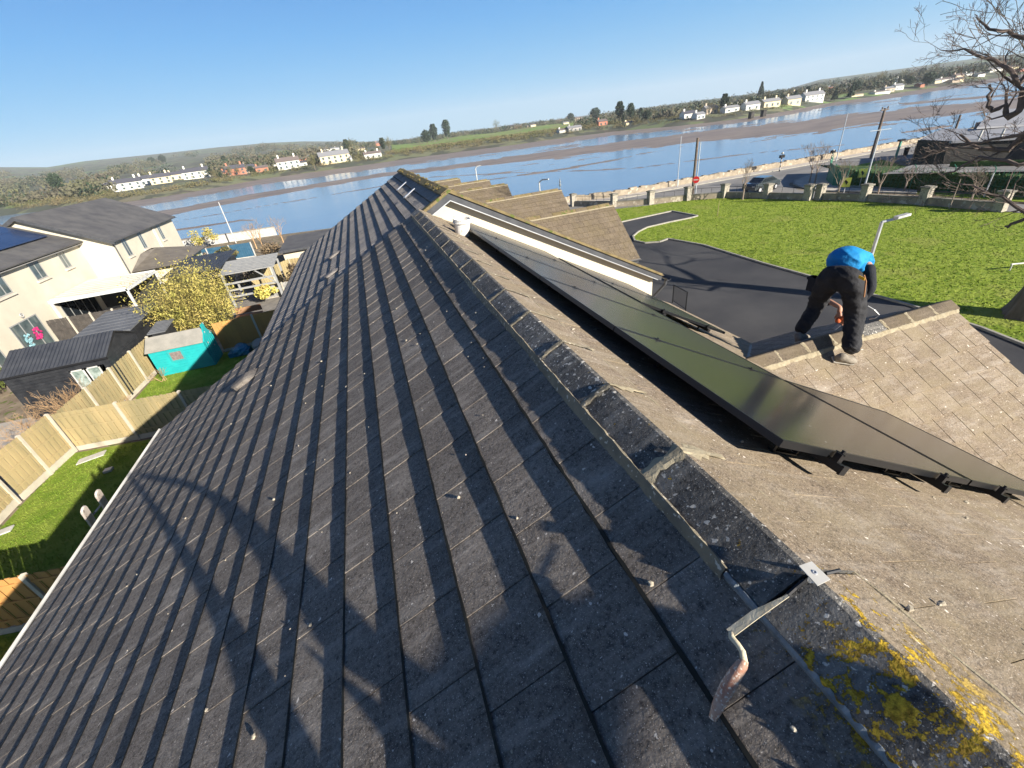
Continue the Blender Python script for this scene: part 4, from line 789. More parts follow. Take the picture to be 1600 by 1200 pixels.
for (x,y,h_,lab) in ((-13.5,57.0,4.2,'bare brown tree beside the pale fence at the water'),(-11.8,60.5,3.8,'bare brown tree nearest the flat roofed outbuilding'),(-15.2,61.5,3.2,'small bare brown tree beside the blue fence')): bare_tree('bare_tree', (x,y,0), h_, .07, lab, 'tree', int(h_*10), 5, m=tan_twig, spread=.7)
# ------------------------------------------------------------------ front lawn, drive, road
lawn_y1 = 47.0
def pxy(*ps): return [xy(*p) for p in ps]
wallpts = pxy((896,322),(959,323),(1016,319),(1074,313),(1131,309),(1197.5,310),(1261,313))+pxy((1279,312),(1349,314),(1441,320),(1560,330),(1680,341))
drive_edge = pxy((930,358),(974,347),(1050,330.5),(1090,338),(1080,341),(1045,348),(1011,356),(997,363),(989,370),(992,377),(1008,380.5),(1030,379),(1044,374),(1100,384),(1145,398),(1194,413),(1269,434),(1369,464),(1420,478),(1475,496),(1532,514),(1600,541),(1700,585))
sheet('front_lawn', [wallpts[0]]+wallpts[1:]+[(wallpts[-1][0]+10, wallpts[-1][1]-8),(60,-10),(30,-14)]+[(6.5,-14),(6.5,45)], 0.0, grass_m)
b = MB(); rg = random.Random(5)               # tufts standing over the lawn
for k in range(110000):
    q = rg.random()**1.2; x = 10+q*42; y = rg.uniform(3, 46)
    h_ = rg.uniform(.02,.06); a = rg.uniform(0,6.28); dx, dy = math.cos(a)*.04, math.sin(a)*.04; lx, ly = rg.uniform(-.06,.06), rg.uniform(-.06,.06)
    b.add([(x-dx,y-dy,-.01),(x+dx,y+dy,-.01),(x+lx,y+ly,h_)], [(0,1,2)])
LAWN = b
def inside(px, py, poly):
    c = False; j = len(poly)-1
    for i in range(len(poly)):
        if (poly[i][1] > py) != (poly[j][1] > py) and px < (poly[j][0]-poly[i][0])*(py-poly[i][1])/(poly[j][1]-poly[i][1])+poly[i][0]: c = not c
        j = i
    return c
dpoly = drive_edge+[(30,-12),(5.2,-12),(5.2,drive_edge[0][1])]
wpoly = wallpts+[(60,-10),(5,-14),(5,45)]
f2 = []; v2 = []
for f in LAWN.f:
    q = LAWN.v[f[0]]
    if inside(q[0],q[1],dpoly) or not inside(q[0],q[1],wpoly): continue
    n_ = len(v2); v2 += [LAWN.v[i] for i in f]; f2.append((n_,n_+1,n_+2))
LAWN.v, LAWN.f = v2, f2
tag(LAWN.build('grass', grass_m), 'green tufts of the front lawn', 'grass', kind='stuff')
sheet('driveway', dpoly, 0.012, asphalt)
def kerb(name, pts, w_, h_, m=None, z=0.0, closed=False):
    b = MB(); P = [V((p[0],p[1],z)) for p in pts]
    for i in range(len(P)-1):
        d = P[i+1]-P[i]; 
        if d.length < .01: continue
        d.normalize(); nn = V((-d.y,d.x,0)); b.obox(P[i]-nn*w_/2-d*.0, P[i+1]-P[i], nn*w_, (0,0,h_))
    return structure(b, name, m or kerb_m)
kerb('kerb', drive_edge, .13, .11)
sheet('footpath', [(5.2,-2),(7.4,-2),(7.6,6.2),(8.3,8.5),(8.6,11.4),(5.2,11.6)], .03, flag_m); kerb('kerb', [(7.4,-2),(7.6,6.2),(8.3,8.5),(8.6,11.4)], .1, .06, flag_m)
# ramp railing by the footpath
t = thing('handrail', (7.3,8.6,0), 'dark metal ramp handrail with vertical bars beside the pale footpath', 'railing')
pa, pb = at(1071,487,0), at(1046,470,0); pa2 = V((pa.x,pa.y,0)); pb2 = pa2.lerp(V((pb.x,pb.y,0)),.8)
b = MB(); b.tube([pa2, pa2+V((0,0,1.1))], .03, 8); b.tube([pb2, pb2+V((0,0,1.05))], .03, 8); b.build('post', blackmetal, t); b = MB(); b.tube([pa2+V((0,0,1.1)), pb2+V((0,0,1.05))], .03, 8); b.tube([pa2+V((0,0,.15)), pb2+V((0,0,.15))], .02, 6); b.build('rail', blackmetal, t)
b = MB()
for k in range(1,18): q = pa2.lerp(pb2, k/18); b.tube([q+V((0,0,.15)), q+V((0,0,1.05))], .008, 4)
b.build('baluster', blackmetal, t)
# boundary piers, low wall and railing
pier_px = [(896,322),(959,323),(1016,319),(1074,313),(1131,309),(1197.5,310),(1261,313),(1279,312),(1349,314),(1441,320),(1560,330)]
words = ['farthest left, just above the second front gable','half hidden at the tip of the nearest front gable','first clear of the gables','beside the tall wooden pole','left of the young tree','in front of the dark car','left of the pedestrian gateway','right of the pedestrian gateway','below the leaning lamp post','fourth from the gateway towards the right edge, stained orange','rightmost, largest, under the bare branches']
pierm = mat('pier_render', (0.40,0.36,0.29),(0.30,0.27,0.22), rough=.95, scale=2, bump=.01, bscale=12, speck=((0.20,0.18,0.14), 5, 0.6)); cap_m = mat('pier_cap', (0.24,0.22,0.18),(0.17,0.16,0.13), rough=.95, scale=3)
for i, p in enumerate(pier_px):
    c = at(*p, 0); t = thing('gate_pier', c, 'square rendered boundary pier, ' + words[i], 'pier', 'piers of the front boundary wall')
    b = MB(); b.cbox(c,.62,.62,1.32); b.build('shaft', pierm, t); b = MB(); b.cbox((c.x,c.y,1.322),.78,.78,.12); b.cbox((c.x,c.y,1.442),.5,.5,.05); b.build('cap', cap_m, t)
wm = stone_m
for i in range(len(pier_px)-1):
    if i == 6: continue
    a, c = at(*pier_px[i],0), at(*pier_px[i+1],0); d = (c-a); L_ = d.length; d.normalize(); nn = V((-d.y,d.x,0)); a = a+d*.33; L_ -= .66
    t = thing('boundary_wall', (a+c)/2, 'low stone boundary wall bay with thin iron railing, from the left bay number %s' % ('one two three four five six seven eight nine ten'.split()[i]), 'wall', 'bays of the front boundary wall')
    b = MB(); b.obox(a-nn*.15, d*L_, nn*.3, (0,0,.55)); b.build('wall', wm, t); b = MB(); b.obox(a-nn*.18+V((0,0,.552)), d*L_, nn*.36, (0,0,.07)); b.build('coping', cap_m, t)
    b = MB(); b.tube([a+V((0,0,1.15)), a+d*L_+V((0,0,1.15))], .018, 5); n_ = int(L_/.9)
    for k in range(1, n_): b.tube([a+d*(L_*k/n_)+V((0,0,.6)), a+d*(L_*k/n_)+V((0,0,1.15))], .015, 4)
    b.build('railing', blackmetal, t)
# roads: coast road along the sea wall and the side road behind the boundary wall
WALLY = 53.5
sheet('road', [(-2,56.3),(18,49.2),(30,44.5),(41,42.5),(48,42.5),(62,43.0),(95,44),(140,44),(140,51.5),(95,51.4),(62,51.5),(48,51.4),(30,51.3),(18,53.5),(-2,60)], 0.004, road_m)
sheet('pavement', [(-2,60),(18,53.5),(30,51.3),(140,51.5),(140,53.3),(30,53.2),(20,56),(-2,63.5)], 0.09, pave_m); kerb('kerb', [(-2,60),(18,53.5),(30,51.3),(140,51.5)], .14, .11)
sr_ = pxy((1085,308),(1180,303),(1225,292),(1250,280),(1232,272),(1310,262))
side_road = pxy((1075,306),(1190,296),(1222,286),(1232,276),(1252,268)) 
sheet('road', pxy((1020,313),(1075,304),(1140,292),(1196,284),(1222,276),(1260,268),(1235,281),(1233,290),(1248,297),(1290,302),(1360,304),(1430,306),(1600,318),(1760,335),(1760,352),(1600,333),(1441,318),(1349,312),(1261,310.5),(1197,308),(1131,307),(1074,311)), 0.010, road_m)
sheet('pavement', pxy((1242,283),(1262,275),(1290,268),(1325,262),(1296,280),(1300,288),(1345,291),(1432,298),(1432,303),(1360,301),(1290,299),(1252,294),(1240,288)), 0.10, pave_m); kerb('kerb', pxy((1262,275),(1242,283),(1240,288),(1252,294),(1290,299),(1360,301),(1432,303)), .16, .12)
sheet('road_marking', pxy((1375,307.6),(1392,308),(1390,309.6),(1374,309.2)), .016, white_pvc)
sheet('grass_verge', pxy((1432,299),(1600,309),(1760,322),(1760,330),(1600,316),(1432,303.5)), .02, grass_m)
# sea wall
t = thing('sea_wall', (70,53.5,0), 'rough stone sea wall running along the estuary road', 'wall'); b = MB(); rw = random.Random(3); pts = [(-2,66.0),(5,63.5),(20,56.2),(30,53.3)]+[(30+k*2.2,53.3) for k in range(1,26)]+[(90,53.5),(140,56.5)]
for i in range(len(pts)-1):
    a, c = V((*pts[i],0)), V((*pts[i+1],0)); d = c-a; nn = V((-d.y,d.x,0)).normalized(); n_ = max(1,int(d.length/.55))
    for k in range(n_): b.obox(a+d*k/n_-nn*.0+V((0,0,-.1)), d/n_*.96, nn*.5, (0,0,.82+rw.uniform(-.08,.10)))
    b.obox(a-nn*.05, d, nn*.4, (0,0,.62))
b.build('wall', stone_m, t)
sheet('foreshore', [(-2,67),(5,64),(20,56.8),(30,54),(90,54),(140,57),(140,60),(90,57.5),(30,57.5),(8,68),(-2,72)], -1.9, mat('shingle',(0.30,0.25,0.18),(0.2,0.17,0.13),scale=2,bump=.1,bscale=3))
# poles and lamps
def pole(name, base, top, r0, r1, m, label, cat, extra=None):
    t = thing(name, base, label, cat); b = MB(); b.tube([base, top], [r0, r1], 10); b.build('post', m, t)
    if extra: extra(t, V(base), V(top))
    return t
def hz(px_, py_, tx, ty): P = at(px_,py_,0); v = ray(tx,ty); k = math.hypot(P.x-CAM.x,P.y-CAM.y)/math.hypot(v.x,v.y); return P, V((P.x,P.y,H+v.z*k))
polewood = mat('pole_wood', (0.12,0.09,0.07),(0.19,0.15,0.12), rough=.95, scale=3)
grey_paint = mat('grey_paint', (0.42,0.45,0.47), (0.36,0.39,0.41), rough=.5)
p, q = hz(1081,312,1093,215); pole('utility_pole', p, q, .17,.13, polewood, 'dark wooden pole with a red and white round sign low on it', 'pole')
sgn = thing('road_sign', (p.x,p.y,2.2), 'round red no entry sign on the dark wooden pole', 'sign'); s0 = at(1085,286,0); zc_ = 2.1; c = V((p.x,p.y,zc_))+V((.1,-.25,0)); fx = (CAM-c); fx.z = 0; fx.normalize()
b = MB(); b.lathe(c, [(.36,0),(.36,.02)], 24, fx); b.build('disc', mat('sign_red',(0.55,0.02,0.02),rough=.5), sgn); b = MB(); sd = V((fx.y,-fx.x,0)); b.obox(c+fx*.021-sd*.24-V((0,0,.06)), sd*.48, (0,0,.12), fx*.004); b.build('bar', white_pvc, sgn)
p, q = hz(1083,311,1096,217); p = p+V((.45,.25,0)); q = q+V((.45,.25,-.3)); pole('lamp_post', p, q, .07,.05, grey_paint, 'slim grey lamp post standing right behind the dark wooden pole', 'lamp post')
def lamphead(arm):
    def f(t, p, q):
        b = MB(); b.tube([q, q+V(arm)*.5+V((0,0,.12)), q+V(arm)], .04, 6); b.build('arm', grey_paint, t); b = MB(); b.obox(q+V(arm)-V((.12,.1,.03)), V(arm).normalized()*.55, (0,.22,0), (0,0,.09)); b.build('lamp_head', grey_paint, t)
    return f
p, q = hz(1058,293,1064.5,213); pole('lamp_post', p, q, .06,.04, grey_paint, 'thin pale lamp post on the sea wall left of the wooden pole', 'lamp post')
p, q = hz(1306,252,1325,176); pole('lamp_post', p, q, .08,.045, grey_paint, 'tall thin pale lamp post at the bend, left of the leaning wooden pole', 'lamp post')
p, q = hz(1348,301,1378,203); pole('lamp_post', p, q, .09,.05, grey_paint, 'grey lamp post with double arm in front of the green fence', 'lamp post', lambda t,p,q: (lambda b: (b.tube([q-V((.9,-.3,.0)), q+V((.9,-.3,.0))], .035, 6), b.build('arm', grey_paint, t)))(MB()))
p, q = hz(1361,247,1382,169); pole('utility_pole', p, q, .22,.15, polewood, 'dark wooden pole with crossarm and transformer by the stone building', 'pole', lambda t,p,q: (lambda b: (b.tube([q-V((.7,0,.2)), q+V((.7,0,-.2))], .08, 6), b.lathe(q-V((.5,0,.1)), [(.08,0),(.09,.2),(.04,.3)], 8), b.lathe(q+V((.5,0,-.1)), [(.08,0),(.09,.2),(.04,.3)], 8), b.build('crossarm', polewood, t)))(MB()))
p, q = hz(1482,232,1496,180); pole('utility_pole', p, q, .16,.12, polewood, 'dark wooden pole rising from behind the stone building roof', 'pole')
p, q = hz(369,380,341,316); pole('lamp_post', p, q, .08,.05, white_pvc, 'white lamp post standing before the water at the left', 'lamp post')
p = at(1378,347,5.5); pole('lamp_post', (p.x,p.y,0), p, .07,.05, galv, 'grey driveway lamp post with angled arm directly behind the roofer', 'lamp post', lambda t,p,q: (lambda b, e: (b.tube([q, e], .045, 8), b.build('arm', galv, t), (lambda c: (c.obox(e-V((.3,.05,.02)), (.55,.0,.02), (0,.16,0), (0,0,.07)), c.build('lamp_head', white_pvc, t)))(MB())))(MB(), at(1412,338.5,5.62)))
for (a_, c_, z_, lab) in (((842.5,285),(857,280),5.5,'white lamp with angled arm above the second front gable'),((743,263.5),(751,258.5),6.05,'small distant white lamp above the third front gable')):
    q = at(*a_, z_); e = at(*c_, z_+.25); pole('lamp_post', (q.x,q.y,0), q, .07,.05, white_pvc, lab, 'lamp post', lambda t,p,q,e=e: (lambda b: (b.tube([q, q.lerp(e,.3)+V((0,0,.12)), e], .05, 8), b.build('arm', white_pvc, t)))(MB()))
# crossing beacons
for (bx_,by_,tx,ty,lab) in ((1217.5,268,1223.5,238,'black and white striped crossing beacon at the sea wall'),(1298,252,1301,234,'second striped crossing beacon, nearer the leaning lamp post')):
    p, q = hz(bx_,by_,tx,ty); t = thing('crossing_beacon', p, lab, 'beacon'); n_ = 8
    for k in range(n_): b = MB(); a = p.lerp(q,k/n_*.86); c = p.lerp(q,(k+1)/n_*.86); b.tube([a,c], .07, 8); b.build('band', white_pvc if k%2 else blackmetal, t)
    b = MB(); c = p.lerp(q,.72); b.cbox(c,.7,.3,.35); b.build('signal_box', blackmetal, t); b = MB(); b.blob(q-V((0,0,.1)), .16,.16,.16, random.Random(1),10,8,0); b.build('globe', white_pvc, t)
yel = mat('sign_yellow', (0.75,0.72,0.12),(0.7,0.68,0.12), rough=.5)
for (bx_,by_,sx_,sy_,lab) in ((1316,310,1323,282,'yellow sign on a short post, the nearer of two'),(1342,293,1349,268,'yellow sign on a short post, the farther of two by the fence')):
    p, q = hz(bx_,by_,sx_+.5,sy_-5); t = thing('road_sign', p, lab, 'sign', 'yellow signs on posts'); b = MB(); b.tube([p,q], .035, 6); b.build('post', galv, t); fx = CAM-q; fx.z = 0; fx.normalize(); sd = V((fx.y,-fx.x,0)); w_ = .34
    b = MB(); b.obox(q-V((0,0,.85))-sd*w_+fx*.05, sd*2*w_, (0,0,.82), fx*.02); b.build('plate', yel, t); b = MB(); c = q-V((0,0,.42))+fx*.072; b.prism([c+sd*.10+V((0,0,.22)),c+sd*.18+V((0,0,.1)),c-sd*.02-V((0,0,.25)),c-sd*.14+V((0,0,.0))], fx*.004); b.build('symbol', blackmetal, t)
p = at(1398,250,0); t = thing('information_post', p, 'green post with dark cap beside the coast road', 'post'); b = MB(); b.obox(p-V((.1,.1,0)),(.2,0,0),(0,.2,0),(.25,.1,2.2)); b.build('post', mat('green_paint',(0.05,0.22,0.16),rough=.5), t); b = MB(); b.obox(p+V((-.25,-.15,2.2)),(.95,0,0),(0,.4,0),(0,0,.22)); b.build('cap', blackmetal, t)
p = at(1414,243,0); t = thing('litter_bin', p, 'small dark bin at the corner of the stone building', 'bin'); b = MB(); b.lathe(p,[(.25,0),(.3,.9),(.32,1.0)],10); b.build('body', blackmetal, t)
# young trees
for (bx_,by_,ty,h_,lab,sd_) in ((1160,312,256,0,'young bare tree on the lawn edge left of the dark car',41),(1264,287,226,0,'taller bare tree on the kerb island behind the gateway',42),(1272,289,232,0,'second trunk of the bare trees on the kerb island',48),(1306,314,252,0,'young bare tree right of the gateway',43),(1369,310,252,0,'young bare tree near the double lamp post',44),(1513,322,268,0,'young bare tree before the verge near the right edge',45),(1412,300,262,0,'thin bare tree in front of the green fence',46)):
    p, q = hz(bx_,by_,bx_+(by_-ty)*.15,ty); bare_tree('young_tree', p, q.z, .075, lab, 'tree', sd_, 6, spread=.42, th=.42)
p, q = hz(1121,337,1123,314); pole('sapling_stake', p, q, .03,.02, timber, 'thin pale stake with sapling on the lawn', 'stake')
p, q = hz(1483,326,1495,280); pole('sapling_stake', p, q, .04,.03, twig, 'thin leaning stem near the wall at the right', 'stake')
p, q = hz(1537,308,1550,270); pole('sign_post', p, q, .05,.05, galv, 'pale metal post on the verge near the right edge', 'post')
# car
car = thing('parked_car', at(1190,297,0), 'dark grey hatchback car on the road behind the boundary wall', 'car')
carp = mat('car_paint', (0.035,0.045,0.05),(0.045,0.055,0.06), rough=.25, coat=.8, spec=.6); cglass = mat('car_glass', (0.02,0.025,0.03), rough=.05, spec=.9); tyre = mat('tyre', (0.015,0.015,0.015), rough=.9)
cc = at(1188,298,0); cd_ = V((*xy(1215,290),0))-V((*xy(1165,302),0)); cd_.normalize(); cs = V((-cd_.y,cd_.x,0))
def cp(a, c, z): return cc+cd_*a+cs*c+V((0,0,z))
prof = [(-2.05,.35),(-2.1,.75),(-1.95,.98),(-1.2,1.02),(-.6,1.45),(.75,1.47),(1.55,1.05),(2.0,.85),(2.08,.4)]
b = MB(); vs = []
for s_, ins in ((-.85,0),(-.80,1),(.80,1),(.85,0)):
    vs += [cp(a, s_*(1-.14*max(0,(z-.9))/.6), z+(.03 if ins else 0)) for a, z in prof]
n_ = len(prof); b.add(vs, [(i*n_+j, i*n_+j+1, (i+1)*n_+j+1, (i+1)*n_+j) for i in range(3) for j in range(n_-1)]+[tuple(range(n_-1,-1,-1)), tuple(range(3*n_,4*n_)), (0,n_,2*n_,3*n_), (n_-1,2*n_-1,3*n_-1,4*n_-1)]); b.build('body', carp, car)
for s_ in (-1,1): b = MB(); b.prism([cp(-1.1,s_*.83,1.03),cp(-.55,s_*.775,1.39),(cp(.7,s_*.775,1.40)),cp(1.35,s_*.83,1.06)], cs*s_*.02); b.build('side_window', cglass, car)
b = MB(); b.prism([cp(-1.22,-.68,1.05),cp(-1.22,.68,1.05),cp(-.64,.6,1.47),cp(-.64,-.6,1.47)], cd_*-.03); b.build('windscreen', cglass, car); b = MB(); b.prism([cp(1.58,-.68,1.06),cp(1.58,.68,1.06),cp(.80,.6,1.49),cp(.80,-.6,1.49)], cd_*.03); b.build('rear_window', cglass, car)
for a in (-1.3,1.3):
    for s_ in (-.82,.82): b = MB(); b.lathe(cp(a,s_-.1,.33), [(.2,0),(.33,.02),(.33,.18),(.2,.2)], 16, cs); wl = b.build('wheel', tyre, car); b = MB(); b.lathe(cp(a,s_+(.1 if s_>0 else -.11),.33), [(.19,0),(.17,.015)], 12, cs); b.build('rim', galv, wl)
for s_ in (-.6,.6): b = MB(); b.obox(cp(-2.11,s_-.15,.68),cs*.3,(0,0,.14),cd_*-.02); b.build('headlight', white_pvc, car)
# green mesh fence and its bank
def wall_strip(name, pts, h_, th, m, label, cat): 
    t = thing(name, V((*pts[0],0)), label, cat); return t
gm = mat('green_mesh', (0.02,0.14,0.08),(0.03,0.19,0.11), rough=.6, scale=2); bank_m = mat('bank_grass', (0.03,0.07,0.02),(0.08,0.13,0.03), rough=1, scale=1.2, bump=.15, bscale=2.5)
gf_px = [(1318,262),(1296,270),(1291,282),(1300,291),(1320,293),(1360,294),(1420,296.5),(1480,299),(1540,303),(1600,308),(1680,316)]
t = thing('green_fence', at(1400,296,0), 'green mesh fence on thin posts along the dark bank', 'fence'); P = [at(*p,0) for p in gf_px]
for i in range(1, len(P)-1):
    d = P[i+1]-P[i]; n_ = max(1,int(d.length/2.6))
    for k in range(n_): a = P[i]+d*k/n_; b = MB(); b.tube([a, a+V((0,0,2.0)), a+V((.1,.25,2.2))], .035, 6); b.build('post', mat_green if False else gm, t)
    if i < 4:
        b = MB(); b.obox(P[i], d, (0,.02,0), (0,0,1.9)); b.build('mesh_panel', gm, t)
    else:
        b = MB(); 
        for z in (.05,.65,1.25,1.9): b.tube([P[i]+V((0,0,z)), P[i+1]+V((0,0,z))], .012, 4)
        n_ = int(d.length/.30)
        for k in range(n_): b.tube([P[i]+d*k/n_, P[i]+d*k/n_+V((0,0,1.9))], .014, 3)
        b.build('mesh_panel', gm, t)
b = MB(); rows = []
f0 = [(1306,290),(1360,292.5),(1420,295),(1480,298),(1540,301.5),(1600,306.5),(1680,314)]; f1 = [(1318,270),(1370,272),(1425,273.5),(1480,275),(1540,277),(1600,279),(1680,283)]
A = [at(*p,0)+V((0,.4,0)) for p in f0]; B = [at(*p,1.3) for p in f1]; Cc = [V((p.x+3,p.y+6,1.5)) for p in B]; rk = random.Random(6)
rows = [[a for a in A],[a.lerp(c,.33)+V((0,0,.1)) for a,c in zip(A,B)],[a.lerp(c,.7)+V((0,0,.15)) for a,c in zip(A,B)],B,Cc]
k_ = len(A); b.add([p for r in rows for p in r], [(i*k_+j,i*k_+j+1,(i+1)*k_+j+1,(i+1)*k_+j) for i in range(4) for j in range(k_-1)]); structure(b, 'grass_bank', bank_m)
b = MB(); rk = random.Random(61)
for k in range(5000):
    i = rk.randrange(k_-1); f = rk.random(); g = rk.random()**.7; q = A[i].lerp(A[i+1],f).lerp(B[i].lerp(B[i+1],f), g); b.leaf(q+V((0,0,rk.uniform(.0,.35))), rk.uniform(.08,.2), rk, .5)
tag(b.build('ivy', leaf_ivy), 'dark ivy and undergrowth covering the bank behind the green fence', 'undergrowth', kind='stuff')
b = MB(); rk = random.Random(62); g0 = [at(*p,1.0) for p in ((1312,268),(1345,255),(1380,248),(1430,262),(1380,272))]
b.prism([V((p.x,p.y,0)) for p in g0], (0,0,.9)); structure(b, 'grass_knoll', grass_m)
p_ = [at(*p,1.55) for p in ((1378,272),(1425,258),(1600,254),(1680,256),(1680,270),(1600,268),(1480,270))]; b = MB(); b.poly([V((q.x,q.y,1.56)) for q in p_]); structure(b, 'path', road_m)
# dark stone building at the right
t = thing('stone_building', at(1500,250,1.5), 'long dark stone building with low grey roof beside the estuary', 'building')
pl, Ztops = [], []
for (bx_,by_,ty_,z0_) in ((1428,254,219,1.3),(1475,257,221,1.3),(1600,249,214,1.3),(1700,246,208,1.3)):
    P0 = at(bx_,by_,z0_); v = ray(bx_+8,ty_); k = math.hypot(P0.x-CAM.x,P0.y-CAM.y)/math.hypot(v.x,v.y); pl.append(P0); Ztops.append(H+v.z*k)
b = MB(); vs = []
for a, c in zip(pl, Ztops): vs += [V((a.x,a.y,0)), V((a.x+.1,a.y+.4,c))]
b.add(vs, [(0,2,3,1),(2,4,5,3),(4,6,7,5)]); b.build('wall', darkstone, t)
b = MB(); r0 = [vs[1],vs[3],vs[5],vs[7]]; dv_ = (r0[0]-CAM); dv_.z = 0; dv_.normalize(); r1 = [p+dv_*6+V((3.5,0,.25)) for p in r0]; b.add([r0[0],r1[0],r1[0]-V((0,0,4)),r0[0]-V((0,0,4))],[(0,1,2,3)]); b.add([p+V((0,-.3,.02)) for p in r0]+r1, [(0,1,5,4),(1,2,6,5),(2,3,7,6)]); b.add([p+V((0,-.3,-.2)) for p in r0]+[p+V((0,-.3,.018)) for p in r0], [(0,1,5,4),(1,2,6,5),(2,3,7,6)]); b.build('roof', mat('grey_roof_sheet',(0.30,0.30,0.31),(0.22,0.22,0.23),rough=.6,scale=.3), t)
def far_px(x, y, r): v = ray(x, y); k = r/math.hypot(v.x, v.y); return CAM+v*k
rr_ = math.hypot(pl[1].x-CAM.x, pl[1].y-CAM.y)+9
ul, ub, rl_, rb_ = far_px(1531,200,rr_), far_px(1531,226,rr_), far_px(1690,190,rr_+6), far_px(1690,222,rr_+6); ub = V((ul.x,ul.y,ub.z)); rb_ = V((rl_.x,rl_.y,rb_.z))
b = MB(); b.prism([ub,rb_,rl_,ul], dv_*8)
for k in range(40): q = ub.lerp(rb_,k/40)-dv_*.06; b.obox(q, (rl_-ul)*.012, dv_*.05, (0,0,ul.z-ub.z-.1))
b.build('upper_wall', mat('board_cladding',(0.10,0.09,0.085),(0.15,0.135,0.12),rough=.9,scale=1), t); b = MB(); b.prism([ul-dv_*.8-V((.6,0,-.02)), rl_-dv_*.8, rl_+dv_*9+V((0,0,.9)), ul+dv_*9+V((2,0,.9))], (0,0,.14)); b.build('roof', MATS['grey_roof_sheet'], t)
for a_ in (.35,.62): b = MB(); q = vs[3].lerp(vs[5],a_)+V((0,-.2,-.1)); b.tube([q, q+V((.1,0,.9))], .1, 8); b.build('downpipe', white_pvc, t)
t = thing('stone_wall', at(1700,262,1.5), 'dark ivy clad wall edge behind the bare branches', 'wall'); b = MB(); b.obox(at(1490,262,1.5), at(1700,258,1.5)-at(1490,262,1.5), (0,.4,0), (0,0,.5)); b.build('wall', bank_m, t)
# ------------------------------------------------------------------ estuary
WZ = -2.5
def interp(tab, x):
    if x <= tab[0][0]: return tab[0][1]
    for (a, b_), (c, d) in zip(tab, tab[1:]):
        if x <= c: return b_+(d-b_)*(x-a)/(c-a)
    return tab[-1][1]
def horizon_y(x): return 300.3-0.1303*x
SHORE = [(-500,410),(-100,352),(0,338),(120,326),(205,316),(275,305),(400,282),(480,271),(580,257),(680,243),(780,230),(860,219),(960,206),(1060,197.5),(1160,186),(1225,175.5),(1300,161),(1375,150.5),(1450,139),(1500,132),(1600,116),(1760,93),(2100,47)]
SKY = [(-500,40),(-200,42),(0,42),(90,29.6),(150,31),(250,28),(350,25.7),(420,23.6),(480,18),(540,9.5),(600,0.5),(660,0.6),(1180,0.6),(1232,1),(1250,4.4),(1280,9),(1350,9.5),(1420,9.5),(1480,10.5),(1540,10.5),(1600,9),(1800,9),(2100,8)]
water_m = bpy.data.materials.new('estuary_water'); water_m.use_nodes = True; n = water_m.node_tree.nodes; L = water_m.node_tree.links; bs = n['Principled BSDF']
bs.inputs['Base Color'].default_value = (0.07,0.13,0.22,1); bs.inputs['Roughness'].default_value = 0.16; bs.inputs['Specular IOR Level'].default_value = 0.6; bs.inputs['IOR'].default_value = 1.6
geo = n.new('ShaderNodeNewGeometry'); mp = n.new('ShaderNodeMapping'); mp.inputs['Scale'].default_value = (0.25,1.0,1); L.new(geo.outputs['Position'], mp.inputs[0])
tx = n.new('ShaderNodeTexNoise'); tx.inputs['Scale'].default_value = 0.35; tx.inputs['Detail'].default_value = 6; L.new(mp.outputs[0], tx.inputs['Vector'])
bp = n.new('ShaderNodeBump'); bp.inputs['Distance'].default_value = 0.05; bp.inputs['Strength'].default_value = 0.35; L.new(tx.outputs[0], bp.inputs['Height']); L.new(bp.outputs[0], bs.inputs['Normal'])
mr = n.new('ShaderNodeMapRange'); mr.inputs[1].default_value = .35; mr.inputs[2].default_value = .7; L.new(tx.outputs[0], mr.inputs[0]); mx_ = n.new('ShaderNodeMix'); mx_.data_type = 'RGBA'; mx_.inputs[6].default_value = (0.13,0.20,0.30,1); mx_.inputs[7].default_value = (0.17,0.24,0.33,1); L.new(mr.outputs[0], mx_.inputs[0]); L.new(mx_.outputs[2], bs.inputs['Base Color'])
b = MB(); b.poly([(-9000,-300,WZ),(9000,-300,WZ),(9000,12000,WZ),(-9000,12000,WZ)]); structure(b, 'estuary_water', water_m)
def hash2(i, j): 
    h_ = (i*374761393+j*668265263) & 0xffffffff; h_ = ((h_ ^ (h_ >> 13))*1274126177) & 0xffffffff; return ((h_ ^ (h_ >> 16)) & 0xffff)/65535
def vnoise(x, y):
    i, j = math.floor(x), math.floor(y); fx, fy = x-i, y-j; fx, fy = fx*fx*(3-2*fx), fy*fy*(3-2*fy)
    return (hash2(i,j)*(1-fx)+hash2(i+1,j)*fx)*(1-fy)+(hash2(i,j+1)*(1-fx)+hash2(i+1,j+1)*fx)*fy
def fbm(x, y, o=4):
    s_, a = 0, .5
    for k in range(o): s_ += a*vnoise(x, y); x, y, a = x*2.1+7, y*2.1+3, a*.5
    return s_
BARS = [([(190,344),(300,325),(400,306),(500,289),(600,273),(700,262),(760,254),(850,243),(960,229),(1060,218),(1160,207),(1250,199),(1340,187),(1450,175),(1600,161),(1800,138)], [(190,5),(400,4),(600,3),(760,4),(850,6),(960,7),(1060,8.5),(1160,10),(1250,11),(1340,11),(1450,9),(1600,8),(1800,7)]),
        ([(262,361),(300,356),(340,350),(378,344)], [(262,1.6),(378,.8)]), ([(250,379),(305,372)], [(250,1.3),(305,.8)]), ([(250,389),(300,384)],[(250,1),(300,.5)]),
        ([(1420,162),(1480,156),(1560,150),(1640,142)], [(1420,1.5),(1640,2)])]
